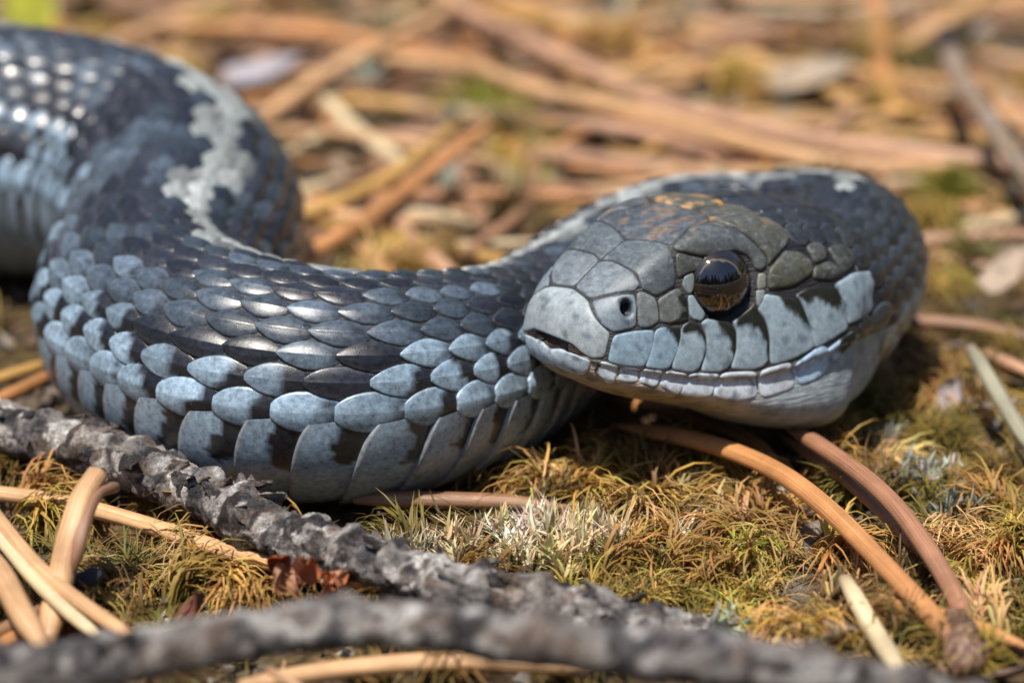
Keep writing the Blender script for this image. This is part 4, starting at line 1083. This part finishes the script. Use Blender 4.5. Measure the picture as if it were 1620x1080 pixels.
# ------------------------------------------------------------------ moss, lichen and litter
def leaf_material(name, trans):
    m, nt, b = new_mat(name)
    at = N(nt, "ShaderNodeAttribute", attribute_name="tint")
    nt.links.new(at.outputs["Color"], b.inputs["Base Color"])
    b.inputs["Roughness"].default_value = .5; b.inputs["Specular IOR Level"].default_value = .35
    tr = N(nt, "ShaderNodeBsdfTranslucent"); nt.links.new(at.outputs["Color"], tr.inputs[0])
    mx = N(nt, "ShaderNodeMixShader", i_0=trans)
    nt.links.new(b.outputs[0], mx.inputs[1]); nt.links.new(tr.outputs[0], mx.inputs[2])
    nt.links.new(mx.outputs[0], nt.nodes["Material Output"].inputs[0])
    return m
M_MOSS = leaf_material("dry_moss_leaf", .35)
M_LICHEN = leaf_material("pale_lichen", .2)
def blades(base, az, th0, curl, length, width, colour, twist, seg=6):
    n = len(base)
    t = np.linspace(0, 1, seg)
    th = th0[:, None] + curl[:, None] * t[None] ** 1.15
    dl = length[:, None] / (seg - 1)
    dz = np.cos(th) * dl; dh = np.sin(th) * dl
    z = np.concatenate([np.zeros((n, 1)), np.cumsum(dz[:, :-1], 1)], 1)
    h = np.concatenate([np.zeros((n, 1)), np.cumsum(dh[:, :-1], 1)], 1)
    azt = az[:, None] + twist[:, None] * t[None]
    px = base[:, :1] + h * np.cos(azt); py = base[:, 1:2] + h * np.sin(azt); pz = base[:, 2:3] + z
    w = width[:, None] * np.clip(np.minimum(1, .5 + 2.5 * t[None]) * (1 - t[None] ** 1.6), .03, 1)
    ex = -np.sin(azt + twist[:, None] * 1.5 * t[None]); ey = np.cos(azt + twist[:, None] * 1.5 * t[None])
    ctr = np.stack([px, py, pz], -1)
    e = np.stack([ex, ey, .25 * np.sin(twist[:, None] * 3 * t[None])], -1)
    nrm = np.stack([-np.cos(th) * np.cos(azt), -np.cos(th) * np.sin(azt), np.sin(th)], -1)
    V = np.stack([ctr - e * w[..., None] * .5 , ctr - nrm * w[..., None] * .22, ctr + e * w[..., None] * .5], 2)   # folded along the midrib
    V = V.reshape(-1, 3)
    i = np.arange(n)[:, None, None] * seg * 3; s = np.arange(seg - 1)[None, :, None] * 3; k = np.arange(2)[None, None]
    a = i + s + k
    F = np.stack([a, a + 1, a + 4, a + 3], -1).reshape(-1, 4)
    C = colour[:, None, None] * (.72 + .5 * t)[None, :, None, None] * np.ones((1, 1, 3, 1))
    C = np.broadcast_to(C, (n, seg, 3, 3)).reshape(-1, 3)
    return V, F, np.clip(C, .004, .9)
KIND = {  # leaves, length, width, start angle, curl, stem height, colours
 'gold':  (18, (.30, .62), (.016, .030), (.1, 1.0), (2.2, 4.6), .13, [(.56, .33, .10), (.40, .22, .065), (.68, .46, .20), (.28, .165, .055), (.50, .34, .08)]),
 'dark':  (13, (.24, .52), (.016, .030), (.0, .9), (1.3, 3.2), .07, [(.20, .12, .035), (.13, .085, .028), (.26, .17, .05), (.16, .13, .03)]),
 'olive': (18, (.15, .36), (.011, .020), (.3, 1.4), (.8, 2.8), .13, [(.36, .265, .045), (.23, .175, .030), (.48, .36, .09), (.18, .13, .03), (.48, .31, .11)]),
 'straw': (26, (.10, .21), (.020, .032), (.1, 1.3), (-.2, .7), .16, [(.66, .56, .38), (.55, .44, .27), (.70, .62, .48), (.48, .40, .19)]),
 'lichen':(22, (.08, .17), (.022, .040), (.0, 1.3), (-.4, .6), .14, [(.50, .52, .43), (.42, .45, .37), (.58, .58, .50)]),
 'green': (18, (.12, .26), (.012, .022), (.2, 1.2), (.8, 2.6), .16, [(.34, .33, .04), (.42, .38, .06), (.24, .24, .03)]),
}
def clump(kind, cx, cy, rx, ry, n, spread=1.0, size=1.0, rg=None):
    nl, ln, wd, a0, cu, sh, cols = KIND[kind]
    m = max(1, n // 5); sub = rg.integers(0, m, n)
    q = rg.normal(size=(m, 2)) * .52
    x = cx + q[sub, 0] * rx + rg.normal(size=n) * .055 * size; y = cy + q[sub, 1] * ry + rg.normal(size=n) * .055 * size
    gz = ground_z(x, y)
    main = rg.uniform(0, 2 * np.pi, m)[sub] + rg.normal(size=n) * .5
    lean = rg.uniform(0, .5, n)
    N_ = n * nl
    sid = np.repeat(np.arange(n), nl)
    hgt = rg.uniform(0, 1, N_)
    stem = sh * size * rg.uniform(.3, 1.7, m)[sub] * rg.uniform(.8, 1.2, n)
    bx = x[sid] + np.cos(main[sid]) * lean[sid] * stem[sid] * hgt + rg.normal(size=N_) * .02 * size
    by = y[sid] + np.sin(main[sid]) * lean[sid] * stem[sid] * hgt + rg.normal(size=N_) * .02 * size
    bz = gz[sid] + stem[sid] * hgt - .01
    jit = .42 if kind == 'gold' else .8 if kind == 'dark' else 3.2
    az = main[sid] + rg.uniform(-jit, jit, N_)
    cols = np.array(cols)
    ci = rg.integers(0, len(cols), m)[sub][sid]
    col = cols[ci] * rg.uniform(.55, 1.35, m)[sub][sid][:, None] * rg.uniform(.75, 1.25, (N_, 1)) * (1 + .1 * rg.normal(size=(N_, 3)))
    return (np.stack([bx, by, bz], 1), az, rg.uniform(*a0, N_), rg.uniform(*cu, N_), rg.uniform(*ln, N_) * size, rg.uniform(*wd, N_) * size, col,
            rg.normal(size=N_) * (.5 if kind in ('gold', 'dark') else .3))
def build_clumps(name, specs, mat, seed, seg=6):
    rg = np.random.default_rng(seed)
    parts = [clump(*s, rg=rg) for s in specs]
    args = [np.concatenate([p[k] for p in parts]) for k in range(8)]
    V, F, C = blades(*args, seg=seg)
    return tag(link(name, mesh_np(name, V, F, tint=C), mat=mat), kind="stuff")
FG = MOSS_FG
rg0 = np.random.default_rng(4)
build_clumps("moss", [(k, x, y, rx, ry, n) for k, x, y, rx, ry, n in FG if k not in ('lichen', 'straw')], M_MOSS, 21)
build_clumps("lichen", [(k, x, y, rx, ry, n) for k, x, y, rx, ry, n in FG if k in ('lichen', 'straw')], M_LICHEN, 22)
bgs = []
for k in range(230):
    y = rg0.uniform(2.2, 15.0); x = rg0.uniform(-1, 1) * (4.0 + (y - 2) * .22)
    if np.min(np.hypot(spine[:, 0] - x, spine[:, 1] - y)) < 1.1 or rg0.uniform() < .25: continue
    kind = rg0.choice(['gold', 'dark', 'olive', 'straw', 'gold', 'dark', 'lichen'])
    bgs.append((kind, x, y, rg0.uniform(.15, .5), rg0.uniform(.15, .5), int(rg0.integers(4, 12)), 1.0, rg0.uniform(.9, 1.4)))
bgs += [('green', x_, y_, .5, .45, 26, 1.0, 1.4) for x_, y_ in ((SPOTS['mossyellow'][0], SPOTS['mossyellow'][1]), (-.2, 9.3), (-3.4, 12.6))]
build_clumps("background_moss", bgs, M_MOSS, 23, seg=5)
# crumbs, bark scraps and broken needles: nobody could count them
M_LITTER, nt, b_ = new_mat("litter_scrap")
at = N(nt, "ShaderNodeAttribute", attribute_name="tint"); l1 = world_noise(nt, 18, 5, .7); lr = ramp(nt, l1.outputs[0], [(.3, .55), (.7, 1.35)])
nt.links.new(mixc(nt, 1.0, at.outputs["Color"], lr.outputs[0], 'MULTIPLY'), b_.inputs["Base Color"]); b_.inputs["Roughness"].default_value = .7
bump(nt, b_, l1.outputs[0], .6, .02)
LV, LF, LC = [], [], []
lit_cols = np.array([(.20, .13, .08), (.32, .22, .14), (.10, .07, .05), (.42, .34, .26), (.30, .17, .09), (.16, .15, .15), (.48, .43, .37), (.36, .20, .10)])
off = 0
for k in range(3100):
    y = rg0.uniform(-3.2, 15.0) if k < 2600 else rg0.uniform(-2.4, 2.0); x = rg0.uniform(-1, 1) * (3.6 + max(0, y) * .28)
    if np.min(np.hypot(spine[::4, 0] - x, spine[::4, 1] - y)) < .5: continue
    s_ = rg0.uniform(.03, .11) * (1 + .08 * max(y, 0)) if k < 2600 else rg0.uniform(.012, .045)
    m = int(rg0.integers(5, 8)); a = np.sort(rg0.uniform(0, 2 * np.pi, m)); rr = s_ * rg0.uniform(.5, 1.2, m); el = rg0.uniform(.4, 1)
    ang = rg0.uniform(0, np.pi); tilt = rg0.normal(size=2) * .35
    px = np.cos(a) * rr; py = np.sin(a) * rr * el
    qx = px * np.cos(ang) - py * np.sin(ang); qy = px * np.sin(ang) + py * np.cos(ang)
    z0 = float(ground_z(np.array([x]), np.array([y]))[0]) + (rg0.uniform(.0, .06) if k < 2600 else rg0.uniform(.05, .16))
    top = np.stack([x + qx, y + qy, z0 + qx * tilt[0] + qy * tilt[1] + .01], 1)
    ctr = top.mean(0) + [0, 0, rg0.uniform(0, .3) * s_]
    bot = top - [0, 0, .018]
    LV += [top, bot, ctr[None]]
    for j in range(m):
        j2 = (j + 1) % m
        LF += [(off + j, off + j2, off + 2 * m), (off + j2, off + j, off + m + j), (off + j2, off + m + j, off + m + j2)]
    LC.append(np.tile(lit_cols[rg0.integers(len(lit_cols))] * rg0.uniform(.25, .95), (2 * m + 1, 1)))
    off += 2 * m + 1
tag(link("leaf_litter", mesh_np("leaf_litter", np.vstack(LV), LF, smooth=False, tint=np.vstack(LC)), mat=M_LITTER), kind="stuff")
NV_, NF_, NC_, NA, NR = [], [], [], [], []
off = 0
for k in range(330):
    y = 3.0 + 12.5 * rg0.uniform() ** .8; x = rg0.uniform(-1, 1) * (4 + (y - 2) * .25)
    ang = rg0.normal() * .55 + (0 if rg0.uniform() < .7 else 1.2); L = rg0.uniform(.8, 3.0)
    dx, dy = np.cos(ang) * L / 2, np.sin(ang) * L / 2
    pts2 = np.array([[x - dx, y - dy], [x + rg0.normal() * .1, y + rg0.normal() * .1], [x + dx, y + dy]])
    if min(np.min(np.hypot(spine[:, 0] - p[0], spine[:, 1] - p[1])) for p in pts2) < 1.15: continue
    gz = ground_z(pts2[:, 0], pts2[:, 1]) + rg0.uniform(.05, .22, 3)
    P3 = np.column_stack([pts2, gz])
    me, o0 = needle_mesh("tmp", P3, rg0.uniform(.045, .075), str(rg0.choice(['tan', 'orange', 'brown', 'brown', 'ochre', 'straw', 'brown', 'pink'])), seed=200 + k, step=.25, nv=7)
    n = len(me.vertices); v = np.empty(n * 3); me.vertices.foreach_get("co", v); NV_.append(v.reshape(-1, 3) + np.array(o0))
    cl = np.empty(n * 4); me.attributes["tint"].data.foreach_get("color", cl); NC_.append(cl.reshape(-1, 4)[:, :3])
    for nm, acc in (("along", NA), ("around", NR)):
        q = np.empty(n); me.attributes[nm].data.foreach_get("value", q); acc.append(q)
    NF_ += [tuple(i + off for i in p.vertices) for p in me.polygons]
    off += n
    bpy.data.meshes.remove(me)
tag(link("needle_litter", mesh_np("needle_litter", np.vstack(NV_), NF_, tint=np.vstack(NC_), extra={'along': np.concatenate(NA), 'around': np.concatenate(NR)}), mat=M_NEEDLE), kind="stuff")

# ------------------------------------------------------------------ single small finds
def curled_sheet(L, W, curl, cup, jag, seed, nu=9, nw=7, thick=.012):
    r_ = random.Random(seed)
    vs_ = []
    edge = [r_.uniform(-jag, jag) for _ in range(nw)]
    for i in range(nu):
        a = i / (nu - 1)
        for j in range(nw):
            b = j / (nw - 1) * 2 - 1
            wv = math.sin(math.pi * min(1, .18 + a * .8)) ** .6
            th = curl * a
            x = L * (math.sin(th) / curl if abs(curl) > 1e-3 else a) * (1 + edge[j] * a)
            z = L * ((1 - math.cos(th)) / curl if abs(curl) > 1e-3 else 0) + cup * b * b * W + .10 * W * noise.noise(Vector((a * 3, b * 2, seed)))
            vs_.append((x, b * W * wv * r_.uniform(.94, 1.06), z))
    vs_ = np.array(vs_); n = len(vs_)
    g = grid_faces(nu, nw).tolist()
    F = [tuple(f) for f in g] + [tuple(x + n for x in f[::-1]) for f in g]
    ring = list(range(nw)) + [a * nw + nw - 1 for a in range(1, nu)] + [(nu - 1) * nw + b for b in range(nw - 2, -1, -1)] + [a * nw for a in range(nu - 2, 0, -1)]
    F += [(ring[z], ring[z] + n, ring[(z + 1) % len(ring)] + n, ring[(z + 1) % len(ring)]) for z in range(len(ring))]
    return np.vstack([vs_, vs_ - [0, 0, thick]]), F
def sheet_obj(name, spot, L, W, curl, cup, colour, rot, seed, mat, jag=.15, parent=None):
    V, F = curled_sheet(L, W, curl, cup, jag, seed)
    n2 = vnoise(V, 8, seed)[:, None]
    c = np.array(colour) * (1 + .35 * n2)
    o = link(name, mesh_np(name, V, F, tint=np.clip(c, .005, 1)), parent, loc=Vector(spot), mat=mat)
    o.rotation_euler = rot
    return o
S_ = SPOTS
bud = bpy.data.objects.new("bud_husk", None); COL.objects.link(bud); bud.location = S_['bud']
tag(bud, "rusty orange papery bud husk crumpled under the tan needle", "bud husk")
rb = random.Random(3)
for k in range(11):
    sheet_obj("husk_scale", (rb.uniform(-.16, .24), rb.uniform(-.08, .08), rb.uniform(-.06, .10)), rb.uniform(.13, .22), rb.uniform(.05, .09), rb.uniform(.8, 2.2), rb.uniform(.2, .6),
              rb.choice([(.46, .15, .06), (.55, .24, .13), (.34, .085, .035), (.60, .32, .20)]), (rb.uniform(-.8, .8), rb.uniform(-1.4, .2), rb.uniform(-3, 3)), k + 5, M_MOSS, parent=bud)
tag(sheet_obj("bud_scale", S_['redchip'], .30, .085, 1.3, .5, (.17, .05, .035), (.3, -.25, .1), 31, M_LITTER), "dark red leathery bud scale lying below the moss at lower left", "bud scale")
tag(sheet_obj("bud_scale", S_['redchip2'], .16, .07, 1.2, .4, (.20, .05, .025), (.2, -.5, .9), 32, M_LITTER), "tiny red scrap at the foot of the upright needle pair", "bud scale")
tag(sheet_obj("seed_husk", S_['husk'], .12, .045, .8, .5, (.62, .50, .34), (.3, -1.3, .4), 33, M_MOSS), "tiny pale seed husk caught on the upright needle pair", "seed husk")
P, t, V, D, T, Nn, B, phi, rr = rough_tube([[S_['seed'][0] - .12, S_['seed'][1], S_['seed'][2] - .04], [S_['seed'][0], S_['seed'][1], S_['seed'][2] + .01], [S_['seed'][0] + .10, S_['seed'][1] + .02, S_['seed'][2] + .05]],
                                            .06, 44, .02, .012, 18, lambda u: math.sin(math.pi * (.12 + .80 * u)) ** .8, freq=12)
Vf = np.vstack([V.reshape(-1, 3), P[0], P[-1]]); n0 = len(Vf) - 2
F = [tuple(f) for f in grid_faces(len(P), 18, wrap=True).tolist()] + [(n0, j, (j + 1) % 18) for j in range(18)] + [(n0 + 1, (len(P) - 1) * 18 + (j + 1) % 18, (len(P) - 1) * 18 + j) for j in range(18)]
so = np.array(S_['seed'])
tag(link("dark_bud", mesh_np("dark_bud", Vf - so, F, tint=np.tile([.02, .02, .028], (len(Vf), 1))), loc=Vector(so), mat=M_LITTER), "small wrinkled black bud beside the upright needle pair", "bud")
tag(sheet_obj("yellow_leaf", (S_['leaf'][0], S_['leaf'][1] - .6, .15), 1.1, .26, .35, .1, (.66, .68, .10), Matrix(((0, 1, 0), (0, 0, 1), (1, 0, 0))).to_euler(), 35, M_MOSS, jag=.05), "bright lemon green leaf standing at the top left corner", "leaf")
for nm, sp, L, W, cu, co_, ro, sd_, lab in (
    ("bark_chip", 'chip1', .34, .10, .4, (.22, .13, .085), (.05, -.12, .4), 41, "reddish brown bark chip under the needle sheath at the bottom edge"),
    ("bark_chip", 'chip3', .36, .12, .4, (.16, .10, .075), (-.2, -.3, -.7), 42, "darker bark chip right of the reddish one in the bottom right corner"),
    ("bark_chip", 'chip2', .62, .16, .35, (.36, .26, .19), (.12, -.12, -.25), 43, "tan curled bark chip lying behind the tip of the front twig"),
    ("dead_leaf", 'greyleaf', .30, .10, .7, (.42, .37, .38), (.3, -.9, .6), 44, "pale lilac grey leaf scrap standing right of the snake's throat"),
    ("bark_chip", 'palechip', .9, .30, .3, (.36, .33, .36), (.1, -.1, -.1), 45, "bluish grey bark chip lying behind the far coil"),
    ("dead_leaf", 'greychip', 1.1, .3, .2, (.33, .26, .19), (.1, -.1, .3), 46, "dull tan leaf scrap among the needles above the snake's head"),
    ("dead_leaf", 'whitechip', .55, .16, .6, (.40, .31, .23), (.2, -.5, .4), 47, "tan leaf scrap at the right edge between two salmon needles")):
    tag(sheet_obj(nm, S_[sp], L, W, cu, .25, co_, ro, sd_, M_LITTER), lab, nm.replace("_", " "))

# ------------------------------------------------------------------ the pine wood round the clearing (it shows in the snake's eye)
rf = np.random.default_rng(77)
TV, TF, TC = [], [], []
off = 0
for k in range(190):
    a = 2 * np.pi * (k + rf.uniform(-.4, .4)) / 190; R_ = rf.uniform(1300, 2400); H_ = rf.uniform(420, 1050); w_ = H_ * rf.uniform(.13, .2)
    bx, by = R_ * np.sin(a), R_ * np.cos(a)
    m = 9
    for lev in range(7):
        z0 = H_ * (.16 + .115 * lev); z1 = z0 + H_ * .22; rr_ = w_ * (1 - lev / 7.6)
        ph = np.linspace(0, 2 * np.pi, m, endpoint=False) + rf.uniform(0, 1)
        r_ = rr_ * rf.uniform(.55, 1.2, m)
        TV += [np.stack([bx + r_ * np.cos(ph), by + r_ * np.sin(ph), z0 + rf.uniform(-.04, .03, m) * H_], 1), np.array([[bx, by, z1]])]
        TF += [(off + j, off + (j + 1) % m, off + m) for j in range(m)]
        TC.append(np.tile(np.array([.035, .055, .022]) * rf.uniform(.6, 1.4), (m + 1, 1))); off += m + 1
    ph = np.linspace(0, 2 * np.pi, 6, endpoint=False)
    for zz, r_ in ((0, .018), (H_ * .4, .012)):
        TV.append(np.stack([bx + H_ * r_ * np.cos(ph), by + H_ * r_ * np.sin(ph), np.full(6, zz - 5.0)], 1))
    TF += [(off + j, off + (j + 1) % 6, off + 6 + (j + 1) % 6, off + 6 + j) for j in range(6)]
    TC.append(np.tile([.10, .065, .045], (12, 1))); off += 12
tag(link("pine_forest", mesh_np("pine_forest", np.vstack(TV), TF, smooth=False, tint=np.vstack(TC)), mat=M_LITTER), kind="stuff")
